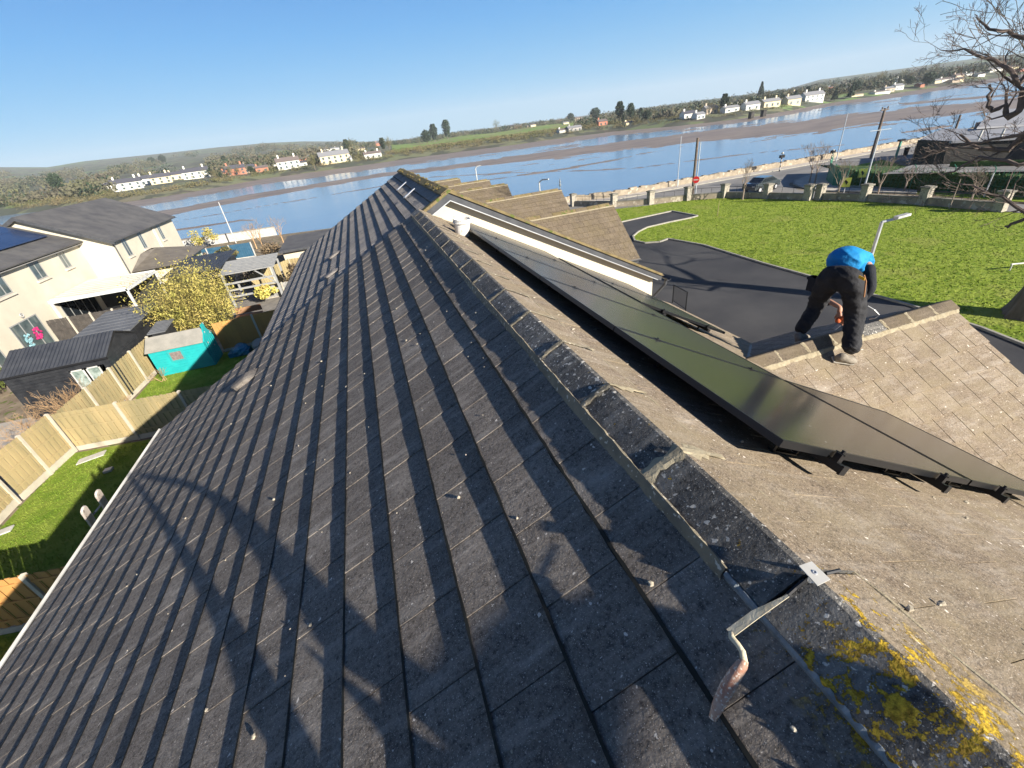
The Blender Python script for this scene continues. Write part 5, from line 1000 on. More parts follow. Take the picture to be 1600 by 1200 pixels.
def bar_h(px_, py_, X, Y):
    best = -1.0
    for cen, hw in BARS:
        if px_ < cen[0][0]-20 or px_ > cen[-1][0]+20: continue
        e = 1
        if px_ < cen[0][0]: e = 1-(cen[0][0]-px_)/20
        if px_ > cen[-1][0]: e = 1-(px_-cen[-1][0])/20
        w_ = interp(hw, px_); q = 1-abs(py_-interp(cen, px_))/w_; best = max(best, min(q, .8)*e if e > 0 else -1)
    sy = interp(SHORE, px_); bank = (7-abs(py_-sy-1))/6 if px_ < 900 else (5.0-abs(py_-sy-.5))/5
    best = max(best, min(1, bank))
    gy = interp([(200,357),(270,347),(400,324),(585,293),(665,277),(800,270),(930,266),(1000,262),(1130,245),(1210,236),(1300,229),(1350,222),(1480,206),(1650,188)], px_)
    best = max(best, .50-abs(py_-gy)/1.1)
    n_ = fbm(X*.03+5, Y*.12, 5)
    wet = 0.26+max(0,min(1,(interp(BARS[0][0],px_)+46-py_)/46))*.28 if px_ > 640 else .22
    if n_ > .62 and best < 0 and px_ > 640 and py_ < interp(BARS[0][0],px_)+40: best = max(best, (n_-.62)*3-.05)
    return best*.5+(fbm(X*.10+3, Y*.35, 4)-.5)*.55
cols = list(range(180, 1760, 4)); b = MB(); vs = []; NR = 150
for c_ in cols:
    y0, y1 = interp(SHORE, c_)-2, min(interp(SHORE, c_)+150, 420)
    for r in range(NR+1):
        py_ = y0+(y1-y0)*(r/NR)**1.5; p = at(c_, py_, WZ); q = bar_h(c_, py_, p.x, p.y); vs.append((p.x, p.y, WZ+max(-.12, min(.35, q*.5))))
b.add(vs, [(i*(NR+1)+j, (i+1)*(NR+1)+j, (i+1)*(NR+1)+j+1, i*(NR+1)+j+1) for i in range(len(cols)-1) for j in range(NR)])
mud_m = mat('mud', (0.175,0.130,0.092),(0.28,0.215,0.155), rough=.5, scale=.05, spec=.45, bump=.02, bscale=.9, stretch=(1,3,1), detail=6)
structure(b, 'mudflat', mud_m, smooth=True)
# ------------------------------------------------------------------ far land
def dirh(c_): v = ray(c_, horizon_y(c_)); v = V((v.x,v.y,0)); return v.normalized()
def shore_r(c_): p = at(c_, interp(SHORE,c_), WZ); return math.hypot(p.x-CAM.x, p.y-CAM.y)
def crest(c_):
    v = ray(c_, horizon_y(c_)-interp(SKY,c_)); el = v.z/math.hypot(v.x,v.y); R_ = 2600 if c_ < 640 else 3200; return R_, H+R_*el
def land_z(c_, r):
    r0 = shore_r(c_); Rc, zc = crest(c_); z1 = 1.5
    if r <= r0: return WZ-.3
    a = r0*1.10
    if r < a: return WZ-.2+(z1-WZ+.2)*((r-r0)/(a-r0))**.8
    if r < Rc: k = (r-a)/(Rc-a); lift = 0; return z1+(zc-z1)*(k**1.5)+(math.sin(c_*.05+r*.004)*2.0+fbm(c_*.03,r*.006)*5)*k*(1-k)*3
    return zc-(r-Rc)*.05
b = MB(); cols = list(range(-520, 2120, 10)); vs = []; NR = 70
for c_ in cols:
    d = dirh(c_); r0 = shore_r(c_)
    for k in range(NR+1):
        f = k/NR; r = r0*.99*((4200/r0)**(f)); p = CAM+d*r; vs.append((p.x,p.y,land_z(c_,r)))
b.add(vs, [(i*(NR+1)+j, (i+1)*(NR+1)+j, (i+1)*(NR+1)+j+1, i*(NR+1)+j+1) for i in range(len(cols)-1) for j in range(NR)])
hill_m = mat('hill_fields', (0.135,0.165,0.075),(0.165,0.145,0.095), rough=1, scale=.012, detail=8, speck=[((0.09,0.08,0.06), .03, .50), ((0.14,0.21,0.07), .006, .56), ((0.07,0.075,0.05), .06, .52), ((0.075,0.085,0.06), .018, .55)])
structure(b, 'hills', hill_m, smooth=True)
def ground_at(c_, y):
    """march the pixel ray to the far terrain"""
    v = ray(c_, y); h_ = math.hypot(v.x, v.y); r = shore_r(c_)*1.0
    while r < 4500:
        if H+v.z/h_*r <= land_z(c_, r): break
        r *= 1.01
    return CAM+V((v.x/h_*r, v.y/h_*r, land_z(c_,r)-H)), r
# meadow strip and shore scrub
b = MB(); vs = []; mc = list(range(610, 905, 8)); up_ = [(610,245),(700,231),(800,216),(850,208),(905,196)]; lo_ = [(610,250),(700,237),(800,224),(860,212),(905,205)]
for c_ in mc:
    r1_ = shore_r(c_)*1.12
    for k in range(9): r = r1_*(1+k*.22); p = CAM+dirh(c_)*r; vs.append((p.x,p.y,land_z(c_,r)+.35))
b.add(vs, [(i*9+j,(i+1)*9+j,(i+1)*9+j+1,i*9+j+1) for i in range(len(mc)-1) for j in range(8)]); structure(b, 'meadow', mat('meadow_grass', (0.13,0.22,0.03),(0.20,0.25,0.06), rough=1, scale=.02, detail=6, speck=((0.20,0.16,0.08), .03, .56)))
def far_clumps(name, label, m, spots, seed, cat='woodland'):
    b = MB(); rnd = random.Random(seed)
    for (p, s_, hh) in spots:
        for k in range(44):
            v = V((rnd.gauss(0,1),rnd.gauss(0,1),rnd.gauss(0,1))).normalized()*rnd.random()**.35
            b.leaf((p[0]+v.x*s_, p[1]+v.y*s_, p[2]+hh*.5+v.z*hh*.5), s_*rnd.uniform(.07,.17), rnd, .8)
    return tag(b.build(name, m), label, cat, kind='stuff')
wW = mat('far_white', (0.72,0.70,0.62)); wC = mat('far_cream', (0.66,0.56,0.36)); wR = mat('far_brick', (0.42,0.17,0.11)); wG = mat('far_grey', (0.36,0.34,0.32)); wT = mat('far_tan',(0.50,0.40,0.30))
rD = mat('far_dark_roof', (0.075,0.075,0.09)); rB = mat('far_brown_roof', (0.15,0.12,0.11)); rG_ = mat('far_grey_roof', (0.22,0.22,0.23))
FH = [(166,181,299,13,wW,rD,'white gabled house at the left end of the far shore terrace'),(182,221,297,17,wW,rD,'long white house with dark roof, second in the far shore terrace'),(223,240,289,14,wW,rD,'white gabled house, third in the far shore terrace'),(240,268,287,15,wC,rD,'orange cream house with dark roof in the far shore terrace'),(268,286,281,12,wC,rD,'small cream house at the right end of the far shore terrace'),
 (291,327,279,16,wW,rD,'white two storey house with chimneys alone above the bank'),(350,356,275,8,wR,rD,'small brick house left of the red roofed one'),(357,385,274,15,wR,rD,'red brick house with a steep gable'),(384,400,270,12,wT,rD,'tan house right of the red brick house'),(402,420,269,9,wR,rB,'low brick bungalow on the far bank'),
 (437,470,264,17,wW,rB,'white house with dark windows and brown roof left of centre'),(466,480,259,7,wW,rD,'low white annexe beside the brown roofed house'),(504,548,256,18,wC,rG_,'long cream house with grey roof above the shore'),(548,551,252,8,wW,rG_,'tiny white outbuilding beside the long cream house'),(571,597,247,10,wW,rB,'low white bungalow with chimneys behind the hedge'),
 (498,530,236,4,wW,rG_,'long low pale building beyond the trees'),(588,596,228,6,wR,rB,'small red building among the centre trees'),(888,910,205,8,wG,rG_,'grey stone barn on the right bank'),(874,888,208,6,wW,rB,'small white shed by the stone barn'),(935,950,196,9,wR,rB,'red house among the dark trees'),
 (978,990,195,5,wC,rB,'pale cottage below the dark trees'),(1068,1088,186,11,wW,rD,'white house with steep dark roof among trees by the shore'),(1088,1102,186,10,wW,rG_,'small pale house beside the steep roofed one'),(1102,1122,178,12,wT,rG_,'square cream house, left end of the shore row'),(1132,1156,175,9,wW,rG_,'long low white house in the shore row'),(1164,1188,172,12,wW,rG_,'white house with grey roof in the shore row'),(1192,1220,168,12,wC,rG_,'pale house with green creeper in the shore row'),
 (1229,1252,164,13,wC,rG_,'yellow cream two storey house in the shore row'),(1256,1288,159,14,wW,rG_,'bright white large house at the right of the shore row'),(1240,1254,148,6,wC,rB,'small house on the rise behind the shore row'),(1330,1350,150,3.5,wC,rB,'low cream wall like building right of the trees'),(1366,1392,146,4,wW,rB,'long white low building at the water right'),(1398,1412,140,8,wW,rG_,'pale house in the distant town'),
 (1384,1398,143,7,wT,rG_,'tan house in the distant town'),(1402,1414,128,6,wW,rG_,'white gabled house higher in the distant town'),(1470,1490,128,6,wW,rB,'white house left of the distant headland'),(1492,1506,122,6,wT,rB,'tan house above the headland'),(1508,1530,118,5,wW,rG_,'wide white house at the right of the distant town'),(1545,1570,112,6,wW,rG_,'white house behind the branches at the far right'),(1576,1592,108,5,wC,rB,'cream house at the far right edge of the town')]
BLK = [((a[0]+a[1])/2, (a[1]-a[0])/2+3, ground_at((a[0]+a[1])/2, a[2])[1]) for a in FH if a[3] > 5]
def blocked(c_, r): return any(abs(c_-q[0]) < q[1] and r < q[2]*1.04 for q in BLK)
rnd = random.Random(50); S1, S2, S3 = [], [], []
for k in range(3600):                          # woods on the left slopes
    c_ = rnd.uniform(-60, 560); r0 = shore_r(c_); r = r0*1.1+(1700-r0*1.1)*rnd.random()**1.2
    if blocked(c_, r): continue
    if fbm(c_*.02+9, r*.003) < .50 and r > r0*1.25: continue
    p = CAM+dirh(c_)*r; s_ = rnd.uniform(4,7)*(1+r/2500); (S1 if rnd.random() < .82 else S2).append(((p.x,p.y,land_z(c_,r)-1), s_, s_*rnd.uniform(1.0,1.5)))
for k in range(3200):                           # scrub along the shore
    c_ = rnd.uniform(0, 1350); r = shore_r(c_)*rnd.uniform(1.04,1.22)
    if blocked(c_, r) and r > shore_r(c_)*1.075: continue
    p = CAM+dirh(c_)*r; s_ = rnd.uniform(1.0,2.6)*(.7 if c_ > 1000 else 1); S3.append(((p.x,p.y,land_z(c_,r)-.5), s_, s_*1.3))
for k in range(1900):                          # tree belt centre and right
    c_ = rnd.uniform(560, 1620); r0 = shore_r(c_)
    lo2 = 2.3 if c_ < 900 else 1.14
    r = r0*lo2+(1300-r0*lo2)*rnd.random()**1.8
    if blocked(c_, r) or r > 1500: continue
    p = CAM+dirh(c_)*r; s_ = rnd.uniform(3,5.5)*(1+r/2600); (S1 if rnd.random() < .62 else S2).append(((p.x,p.y,land_z(c_,r)-1), s_, s_*rnd.uniform(1.0,1.5)))
bare_wood = mat('bare_wood', (0.105,0.09,0.065),(0.11,0.112,0.056), rough=1, scale=.02, detail=5); bare_far = mat('scrub', (0.11,0.115,0.045),(0.17,0.135,0.07), rough=1, scale=.05)
far_clumps('woodland', 'bare brown woodland covering the slopes beyond the estuary', bare_wood, S1, 1); far_clumps('woodland', 'dark evergreens mixed through the distant woodland', leaf_dk, S2, 2); far_clumps('scrub', 'olive scrub along the far shore', bare_far, S3, 3, 'scrub')
# far houses: (x left, x right, y base, height px, wall, roof, label)
def far_house(xa, xb, yb, hp, wm_, rm_, label, group=None, chim=1, win=True, hip=False):
    c_ = (xa+xb)/2; P, r = ground_at(c_, yb); dep = (P-CAM).dot(c_fwd); pw = dep/FPX; w_ = (xb-xa)*pw*1.0; d = (dirh(c_)*.45+V((-.18,.82,0))).normalized(); sd = V((d.y,-d.x,0)); hh = hp*pw*.62; rh = hp*pw*.34; dp = max(6, w_*.45)
    t = thing('far_house', P, label, 'house', group); o = P-sd*w_/2; b = MB(); b.obox(o-V((0,0,2)), sd*w_, d*dp, (0,0,hh+2))
    if not hip: b.prism([o+V((0,0,hh)), o+d*dp+V((0,0,hh)), o+d*dp/2+V((0,0,hh+rh*.93))], sd*w_)
    b.build('wall', wm_, t)
    b = MB(); ov = w_*.02+.2; e = o-sd*ov-d*.3; ridge_ = o+d*dp/2+V((0,0,hh+rh)); ins = (w_*.22 if hip else -ov)
    A0, B0 = o-sd*ov-d*.4+V((0,0,hh-.1)), o+sd*(w_+ov)-d*.4+V((0,0,hh-.1)); A1_, B1_ = A0+d*(dp+.8), B0+d*(dp+.8); C0, C1 = ridge_+sd*ins, ridge_+sd*(w_-ins)
    b.add([A0,B0,B1_,A1_,C0,C1], [(0,1,5,4),(2,3,4,5),(0,4,3),(1,2,5),(3,2,1,0)] if hip else [(0,1,5,4),(2,3,4,5)])
    rf = b.build('roof', rm_, t)
    for k in range(chim): q = ridge_+sd*(w_*(.15 if k == 0 else .85)); b = MB(); b.obox(q-sd*.5-d*.4-V((0,0,.5)), sd*1.0, d*.8, (0,0,rh*.5+.9)); b.build('chimney', wm_, rf)
    if win:
        n_ = max(2, int(w_/3.6)); fl = 2 if hh > 4.0 else 1
        for f in range(fl):
            for k in range(n_):
                q = o-d*.06+sd*(w_*(k+.5)/n_-.6)+V((0,0,hh*(.12 if f == 0 else .58))); b = MB(); b.obox(q, sd*min(1.4,w_/n_*.5), d*.05, (0,0,hh*(.30 if fl == 2 else .5))); b.build('window', glass_dark, t)
    return t
for a in FH: far_house(*a, group='houses across the estuary', chim=2 if a[1]-a[0] > 25 else 1, win=a[3] > 6)
rt = random.Random(90)
for k in range(80):                            # scattered small houses of the towns
    if k >= 46: c_ = rt.uniform(1090, 1330); yb = interp(SHORE,c_)-rt.uniform(14,26)
    elif k < 20: c_ = rt.uniform(395, 560); yb = interp(SHORE,c_)-rt.uniform(17,30)
    elif k < 30: c_ = rt.uniform(770, 900); yb = horizon_y(c_)+rt.uniform(2,9)
    else: c_ = rt.uniform(1380, 1600); yb = horizon_y(c_)+rt.uniform(0,24)
    far_house(c_, c_+rt.uniform(7,13), yb, rt.uniform(3.5,6), (wW,wC,wR,wT)[k%4], rt.choice((rD,rB,rG_)), 'tiny '+('white','cream','brick','tan')[k%4]+' house '+('behind the right shore row' if k >= 46 else 'in the town left of the centre' if k < 20 else 'on the centre skyline' if k < 30 else 'in the distant town at the far right')+', across the water', 'tiny distant town houses', 0, False)
# far trees one can tell apart
def proto_tree(kind, seed):
    rnd = random.Random(seed); b = MB(); tb = MB(); tb.tube([(0,0,0),(0,0,.45),(.01,0,.8)], [.03,.022,.008], 5)
    if kind == 'bare':
        b2 = MB()
        for k in range(7): a = k*.9; bare_branches(b, V((0,0,.2+.05*k)), (math.cos(a)*.6,math.sin(a)*.6,1), .30, .012, 3, rnd, .6, .004, 2, .1, (2,3), 3)
        for k in range(260): v = V((rnd.gauss(0,.17),rnd.gauss(0,.17),.62+rnd.gauss(0,.16))); b.leaf(v, .03, rnd, .4)
    else:
        for k in range(1100):
            if kind == 'pine': z = rnd.random(); q = .30*(1-abs(z-.55)*1.1)*(.55+.6*vnoise(z*7+seed,k%7)); c_ = V((math.cos(k*2.4)*q*rnd.random()**.5, math.sin(k*2.4)*q*rnd.random()**.5, .18+.82*z))
            elif kind == 'cone': z = rnd.random()**1.2; q = .25*(1-z)+.03; c_ = V((math.cos(k*2.4)*q*rnd.random()**.5, math.sin(k*2.4)*q*rnd.random()**.5, .12+.88*z))
            else:
                v = V((rnd.gauss(0,1),rnd.gauss(0,1),rnd.gauss(0,1))).normalized()*rnd.random()**.35*(.8+.35*vnoise(k%13*.7,seed)); c_ = V((v.x*.42,v.y*.42,.56+v.z*.40))
            b.leaf(c_, .045, rnd, .7)
    return tb, b
PRO = {}
def far_tree(kind, c_, yb, hp, label, group=None, m=None, wide=1.0):
    P, r = ground_at(c_, yb); hh = hp*(P-CAM).dot(c_fwd)/FPX
    key = (kind, hash(label) % 1 if False else int(c_) % 3)
    if key not in PRO:
        tb, lb = proto_tree(kind, key[1]+3); 
        PRO[key] = (tb.build('trunk', bark), lb.build('crown', {'bare':bare_far,'pine':leaf_dk,'cone':leaf_dk,'round':leaf_dk}[kind])); first = True
    else: first = False
    t = thing('far_tree', P, label, 'tree', group); t.scale = (hh*wide, hh*wide, hh); t.rotation_euler.z = c_
    for o in PRO[key]:
        q = o if first else link(o.copy()); q.parent = t; q.matrix_parent_inverse = Matrix()
        if m and q.name.startswith('crown'): q.data = q.data.copy(); q.data.materials[0] = m
    return t
far_tree('round', 100, 306, 34, 'large dark cedar like evergreen standing above the cream gabled house', wide=.75)
TR = [('pine',545,241,20,'bare and green twin trees left of the centre woods'),('pine',600,236,18,'dark pine in the centre woods'),('pine',680,222,24,'tall dark pine group right of centre, leftmost'),('round',668,225,20,'rounded dark tree in front of the pine group'),('pine',700,218,26,'tallest dark pine of the centre group'),('cone',1187,157,24,'dark conical evergreen standing alone on the skyline'),('bare',776,205,14,'single bare rounded tree on the centre skyline'),('cone',1303,158,18,'dark evergreen beside the bright white house, left'),('cone',1328,154,20,'dark evergreen beside the bright white house, right'),('round',1448,137,22,'large dark round tree in the distant town'),('round',1440,118,11,'dark flat topped tree on the rise of the distant town'),('bare',610,238,20,'tall bare tree in the centre woods'),('round',892,192,14,'dark tree above the stone barn'),('round',930,190,20,'dark tree cluster left of the red house'),('pine',968,192,28,'big dark pine right of the red house'),('pine',985,190,24,'second dark pine right of the red house'),('round',1010,190,16,'dark rounded tree above the shore bend'),('pine',1130,176,24,'dark tree between the square cream house and the row'),('pine',355,262,16,'dark pine behind the brick houses'),('round',257,256,13,'dark evergreen clump on the hillside'),('round',240,258,12,'smaller dark evergreen on the hillside'),('bare',340,284,16,'olive bare tree right of the white two storey house'),('bare',493,266,22,'reddish bare tree between the white and cream houses'),('bare',553,245,24,'bare tree right of the long cream house')]
for k, a in enumerate(TR): far_tree(*a)
rt = random.Random(17)
for k in range(46):
    c_ = rt.uniform(960,1460); yb = interp(SHORE,c_)-rt.uniform(9,18); kd = rt.choice(('bare','bare','round','pine')); far_tree(kd, c_, yb, rt.uniform(9,17), {'bare':'bare brown tree','round':'rounded dark tree','pine':'upright dark pine'}[kd]+' in the belt behind the '+('left part' if c_ < 1130 else 'middle' if c_ < 1300 else 'right end')+' of the right shore', 'trees behind the right shore')
for k in range(30):
    c_ = rt.uniform(300,600); yb = interp(SHORE,c_)-rt.uniform(10,20); kd = rt.choice(('bare','bare','round')); far_tree(kd, c_, yb, rt.uniform(8,15), {'bare':'bare brown tree','round':'rounded dark tree'}[kd]+' among the far houses left of centre, '+('towards the brick houses' if c_ < 450 else 'towards the long cream house'), 'trees among the left shore houses')
# ruined jetty stumps
for (c_,lab) in ((1173,'left dark stone pier stump at the far shore'),(1192,'right dark stone pier stump at the far shore')):
    P = at(c_, interp(SHORE,c_)+2, WZ); b = MB(); b.cbox(P,2.2,2.2,3.2); b.cbox(P+V((0,0,3.2)),2.6,2.6,.3); onething(b, 'jetty_stump', darkstone, P, lab, 'jetty')

# clear winter air: a thin even haze over the whole scene
b = MB(); b.box(-4900, 5200, -400, 5600, -5.0, 230.0); hz_m = bpy.data.materials.new('haze_air'); hz_m.use_nodes = True; hn = hz_m.node_tree; hn.nodes.clear()
ho = hn.nodes.new('ShaderNodeOutputMaterial'); hv = hn.nodes.new('ShaderNodeVolumePrincipled'); hv.inputs['Color'].default_value = (0.86,0.93,1,1); hv.inputs['Density'].default_value = 0.00015; hv.inputs['Anisotropy'].default_value = 0.0
hn.links.new(hv.outputs[0], ho.inputs['Volume']); tag(b.build('haze', hz_m), 'thin blue haze over the estuary', 'haze', kind='stuff')
# ------------------------------------------------------------------ big bare tree at the right edge
BT = at(1603,494,0); bt = thing('bare_tree', BT, 'huge bare tree at the right edge, thick furrowed trunk on the lawn', 'tree')
rnd = random.Random(404); b = MB()
tp = [BT+V((0,0,-.2)), BT+V((.0,0,.35)), BT+V((.05,.02,1.1)), BT+V((.15,.05,2.6)), BT+V((.1,.15,4.4)), BT+V((-.1,.3,6.2)), BT+V((.0,.4,8.2))]
vs = []; nn_ = 26; rads = [.85,.62,.50,.45,.41,.36,.30]
for i, p in enumerate(tp):
    for j in range(nn_):
        a = 6.2832*j/nn_; k = 1+(.10*math.sin(a*5+i*.3)+.08*math.sin(a*9+1))*(1.5 if i < 2 else .8)+rnd.uniform(-.03,.03); vs.append(p+V((math.cos(a),math.sin(a),0))*rads[i]*k)
b.add(vs, [(i*nn_+j, i*nn_+(j+1)%nn_, (i+1)*nn_+(j+1)%nn_, (i+1)*nn_+j) for i in range(len(tp)-1) for j in range(nn_)]); b.build('trunk', bark, bt, smooth=True)
def limb(px_pts, rs, seed, sub=9, dl=2.0):
    """main limb through real points given by the photo outline at the tree's own distance"""
    r_ = random.Random(seed); b = MB(); pts = px_pts; fine = []; fr = []
    for i in range(len(pts)-1):
        for k in range(3): f = k/3; fine.append(pts[i].lerp(pts[i+1], f)+V((r_.gauss(0,.03),r_.gauss(0,.03),r_.gauss(0,.03)))); fr.append(rs[i]+(rs[i+1]-rs[i])*f)
    fine.append(pts[-1]); fr.append(rs[-1]); b.tube(fine, fr, 7, cap=False)
    for k in range(sub):
        i = r_.randint(1, len(fine)-1); d = (fine[i]-fine[i-1]).normalized(); a = V((r_.gauss(0,1),r_.gauss(0,1),r_.gauss(.15,.8))).normalized()
        bare_branches(b, fine[i], d*.8+a*.8, dl*.62*r_.uniform(.5,.9), max(.010,fr[i]*.45), 4, r_, .62, .006, 3, .03, (2,3), 5)
    b.build('limb', twig_dark if seed % 2 else bark, bt)
def tp_(x, y, dd=0.0):                        # a point on the tree's own vertical plane, dd metres nearer or farther
    n_ = V((CAM.x-BT.x, CAM.y-BT.y, 0)).normalized(); v = ray(x,y); k = (BT-CAM).dot(n_)/v.dot(n_); return CAM+v*k+n_*dd
trunk_hi = lambda z: BT+V((.1,.2,z))
limb([trunk_hi(6.0), tp_(1660,150), tp_(1598,215), tp_(1575,235), tp_(1530,232), tp_(1500,210)], [.22,.17,.13,.10,.07,.04], 1, 8, 2.0)
limb([trunk_hi(7.4), tp_(1640,130), tp_(1600,140), tp_(1596,165), tp_(1575,185), tp_(1570,165), tp_(1548,172), tp_(1544,150), tp_(1546,132)], [.2,.16,.13,.12,.10,.085,.075,.06,.04], 3, 8, 1.8)
limb([trunk_hi(8.0), tp_(1640,70), tp_(1600,130,.5), tp_(1575,105,.5), tp_(1545,88,.5), tp_(1510,78,.5), tp_(1475,78,.5)], [.18,.13,.09,.07,.05,.035,.015], 5, 8, 1.9)
limb([trunk_hi(8.0), tp_(1650,40), tp_(1600,60,-.5), tp_(1570,50,-.5), tp_(1540,45,-.5), tp_(1522,32,-.5), tp_(1518,22,-.5)], [.18,.13,.08,.06,.045,.03,.012], 7, 7, 1.8)
limb([trunk_hi(5.2), tp_(1690,240), tp_(1600,250,1), tp_(1540,240,1), tp_(1500,262,1), tp_(1478,268,1)], [.16,.12,.075,.055,.035,.015], 9, 7, 1.6)
limb([trunk_hi(4.8), tp_(1700,300), tp_(1610,320,1.5), tp_(1575,297,1.5), tp_(1530,282,1.5), tp_(1495,275,1.5)], [.15,.11,.07,.055,.035,.015], 11, 9, 1.8)
limb([trunk_hi(5.5), tp_(1680,220), tp_(1610,205,1), tp_(1560,215,1), tp_(1510,222,1), tp_(1470,235,1)], [.15,.11,.07,.05,.03,.015], 21, 7, 1.5)
limb([trunk_hi(4.2), tp_(1660,330), tp_(1602,342), tp_(1580,350), tp_(1570,354)], [.12,.10,.075,.06,.045], 2, 0)
for k in range(9):                             # the rest of the crown, away from the view
    a = k*.7+.2; r_ = random.Random(k+70); b = MB(); p = trunk_hi(5.5+k*.3); d = V((math.cos(a)*.9+.25, math.sin(a)*.9-.25, .7))
    bare_branches(b, p, d, 4.2, .17, 5, r_, .5, .012, 3, .05, (2,3), 5); b.build('limb', bark, bt)
# pale rail lying on the lawn at the right edge
p, q = at(1580,413,.35), at(1622,409,.35); b = MB(); b.tube([p, q], .045, 8); b.tube([q, V((q.x,q.y,0))], .04, 6); b.tube([p.lerp(q,.05), V((p.x,p.y,0))+(q-p)*.05], .03, 6); onething(b, 'low_rail', white_pvc, p, 'low pale rail on the lawn at the right edge', 'rail')
# ------------------------------------------------------------------ people
def skin_body(name, joints, bones, m, parent, sub=2, smooth=True, fold=0):
    """one continuous surface grown round a skeleton (joints: {name: (point, radius)})"""
    ks = list(joints); me = bpy.data.meshes.new(name); me.from_pydata([V(joints[k][0]) for k in ks], [(ks.index(a), ks.index(c)) for a, c in bones], [])
    o = link(bpy.data.objects.new(name, me)); sm = o.modifiers.new('skin', 'SKIN'); sm.use_smooth_shade = True; sv = me.skin_vertices[0].data
    for i, k in enumerate(ks): r = joints[k][1]; sv[i].radius = (r, r) if not isinstance(r, tuple) else r; sv[i].use_root = (i == 0)
    ss = o.modifiers.new('sub', 'SUBSURF'); ss.levels = sub; ss.render_levels = sub
    dg = bpy.context.evaluated_depsgraph_get(); ev = o.evaluated_get(dg); me2 = bpy.data.meshes.new_from_object(ev); me2.name = name
    o.modifiers.clear(); o.data = me2; me2.materials.clear(); me2.materials.append(m)
    if fold:
        me2.update(); ns = [V(v.normal) for v in me2.vertices]
        for v, nn_v in zip(me2.vertices, ns): q = v.co; v.co = q+nn_v*fold*((fbm(q.x*9+q.z*5, q.y*9-q.z*16, 3)-.45)*2.2+(fbm(q.z*26+q.y*8, q.x*18, 2)-.4))
    if smooth: me2.polygons.foreach_set('use_smooth', [True]*len(me2.polygons))
    if parent: adopt(o, parent)
    return o
skin_m = mat('skin', (0.46,0.24,0.16),(0.52,0.28,0.19), rough=.6, scale=20, spec=.3); trouser = mat('work_trousers', (0.013,0.013,0.015),(0.028,0.028,0.031), rough=.85, scale=5, bump=.02, bscale=10)
bluetop = mat('blue_top', (0.008,0.19,0.46),(0.012,0.24,0.54), rough=.75, scale=4, bump=.018, bscale=9); sleeve_m = mat('dark_sleeve', (0.016,0.018,0.023), rough=.85, bump=.01, scale=8); shoe_m = mat('worn_boots', (0.16,0.14,0.11),(0.27,0.235,0.19), rough=.9, scale=20, bump=.004, bscale=50); hair_m = mat('dark_hair', (0.04,0.028,0.02), rough=.8)
orange_m = mat('orange_plastic', (0.60,0.14,0.05),(0.5,0.11,0.04), rough=.5)
def wx(x, y, X): return on(0, X, x, y)
def gnear(x, y, n=0.0):                      # on the near slope of the side gable
    nN = V((0,-gs,gc)); v = ray(x,y); k = (nN.dot(V((0,GY,GZ)))+n-nN.dot(CAM))/nN.dot(v); return CAM+v*k
rf = gnear(1329,566,.04); lf_ = V((4.36, 2.98, GZ-(2.98-GY)*gt+.05))
pr = thing('person', (4.5,2.7,6.5), 'roofer in a blue top and black work trousers bent double over the gable ridge', 'person')
hipR, hipL, pel = wx(1334,434,4.58), wx(1292,437,4.52), wx(1313,428,4.56)
kneeR, kneeL = wx(1336,492,4.72), wx(1276,478,4.66)
ankR, ankL = rf+V((-.05,.0,.09)), lf_+V((-.03,-.01,.11))
waist = wx(1318,412,4.66); chest = wx(1328,404,4.92); upper = wx(1334,410,5.12); neck = wx(1333,428,5.26)
shR, shL = wx(1357,412,5.08), wx(1303,414,5.08)
# trousers (continuous, hips to ankles)
skin_body('trousers', {'pel':(pel,(.19,.15)), 'wst':(wx(1316,416,4.62),(.185,.15)), 'hR':(hipR,.155), 'kR':(kneeR,.122), 'kR2':(kneeR.lerp(ankR,.5),.112), 'aR':(ankR+V((0,0,.05)),.098), 'hL':(hipL,.150), 'kL':(kneeL,.115), 'kL2':(kneeL.lerp(ankL,.5),.105), 'aL':(ankL+V((-.01,0,-.01)),.090), 'mR':(hipR.lerp(kneeR,.5),.142), 'mL':(hipL.lerp(kneeL,.5),.134)},
  [('pel','wst'),('pel','hR'),('hR','mR'),('mR','kR'),('kR','kR2'),('kR2','aR'),('pel','hL'),('hL','mL'),('mL','kL'),('kL','kL2'),('kL2','aL')], trouser, pr, 4, fold=.022)
skin_body('blue_top', {'wst':(wx(1315,416,4.66),(.205,.165)), 'b1':(wx(1320,405,4.82),(.225,.175)), 'ch':(chest,(.235,.18)), 'up':(upper,(.21,.16)), 'sR':(shR,.10), 'sL':(shL,.10), 'nk':(neck.lerp(upper,.4),.085)}, [('wst','b1'),('b1','ch'),('ch','up'),('up','sR'),('up','sL'),('up','nk')], bluetop, pr, 4, fold=.014)
hd = wx(1328,452,5.34); b = MB(); b.blob(hd,.078,.095,.118,random.Random(2),16,12,.0)
nfd = V((0.35,-.15,-.55)).normalized(); b.blob(hd+nfd*.105,.016,.014,.022,random.Random(2),8,6,0); b.blob(hd+V((0,.082,-.01)),.02,.012,.03,random.Random(2),8,6,0); b.blob(hd+V((0,-.082,-.01)),.02,.012,.03,random.Random(2),8,6,0)
elR, elL = wx(1362,452,5.0), wx(1290,468,5.0); haR, haL = wx(1322,497,4.86), wx(1311,489,4.92)
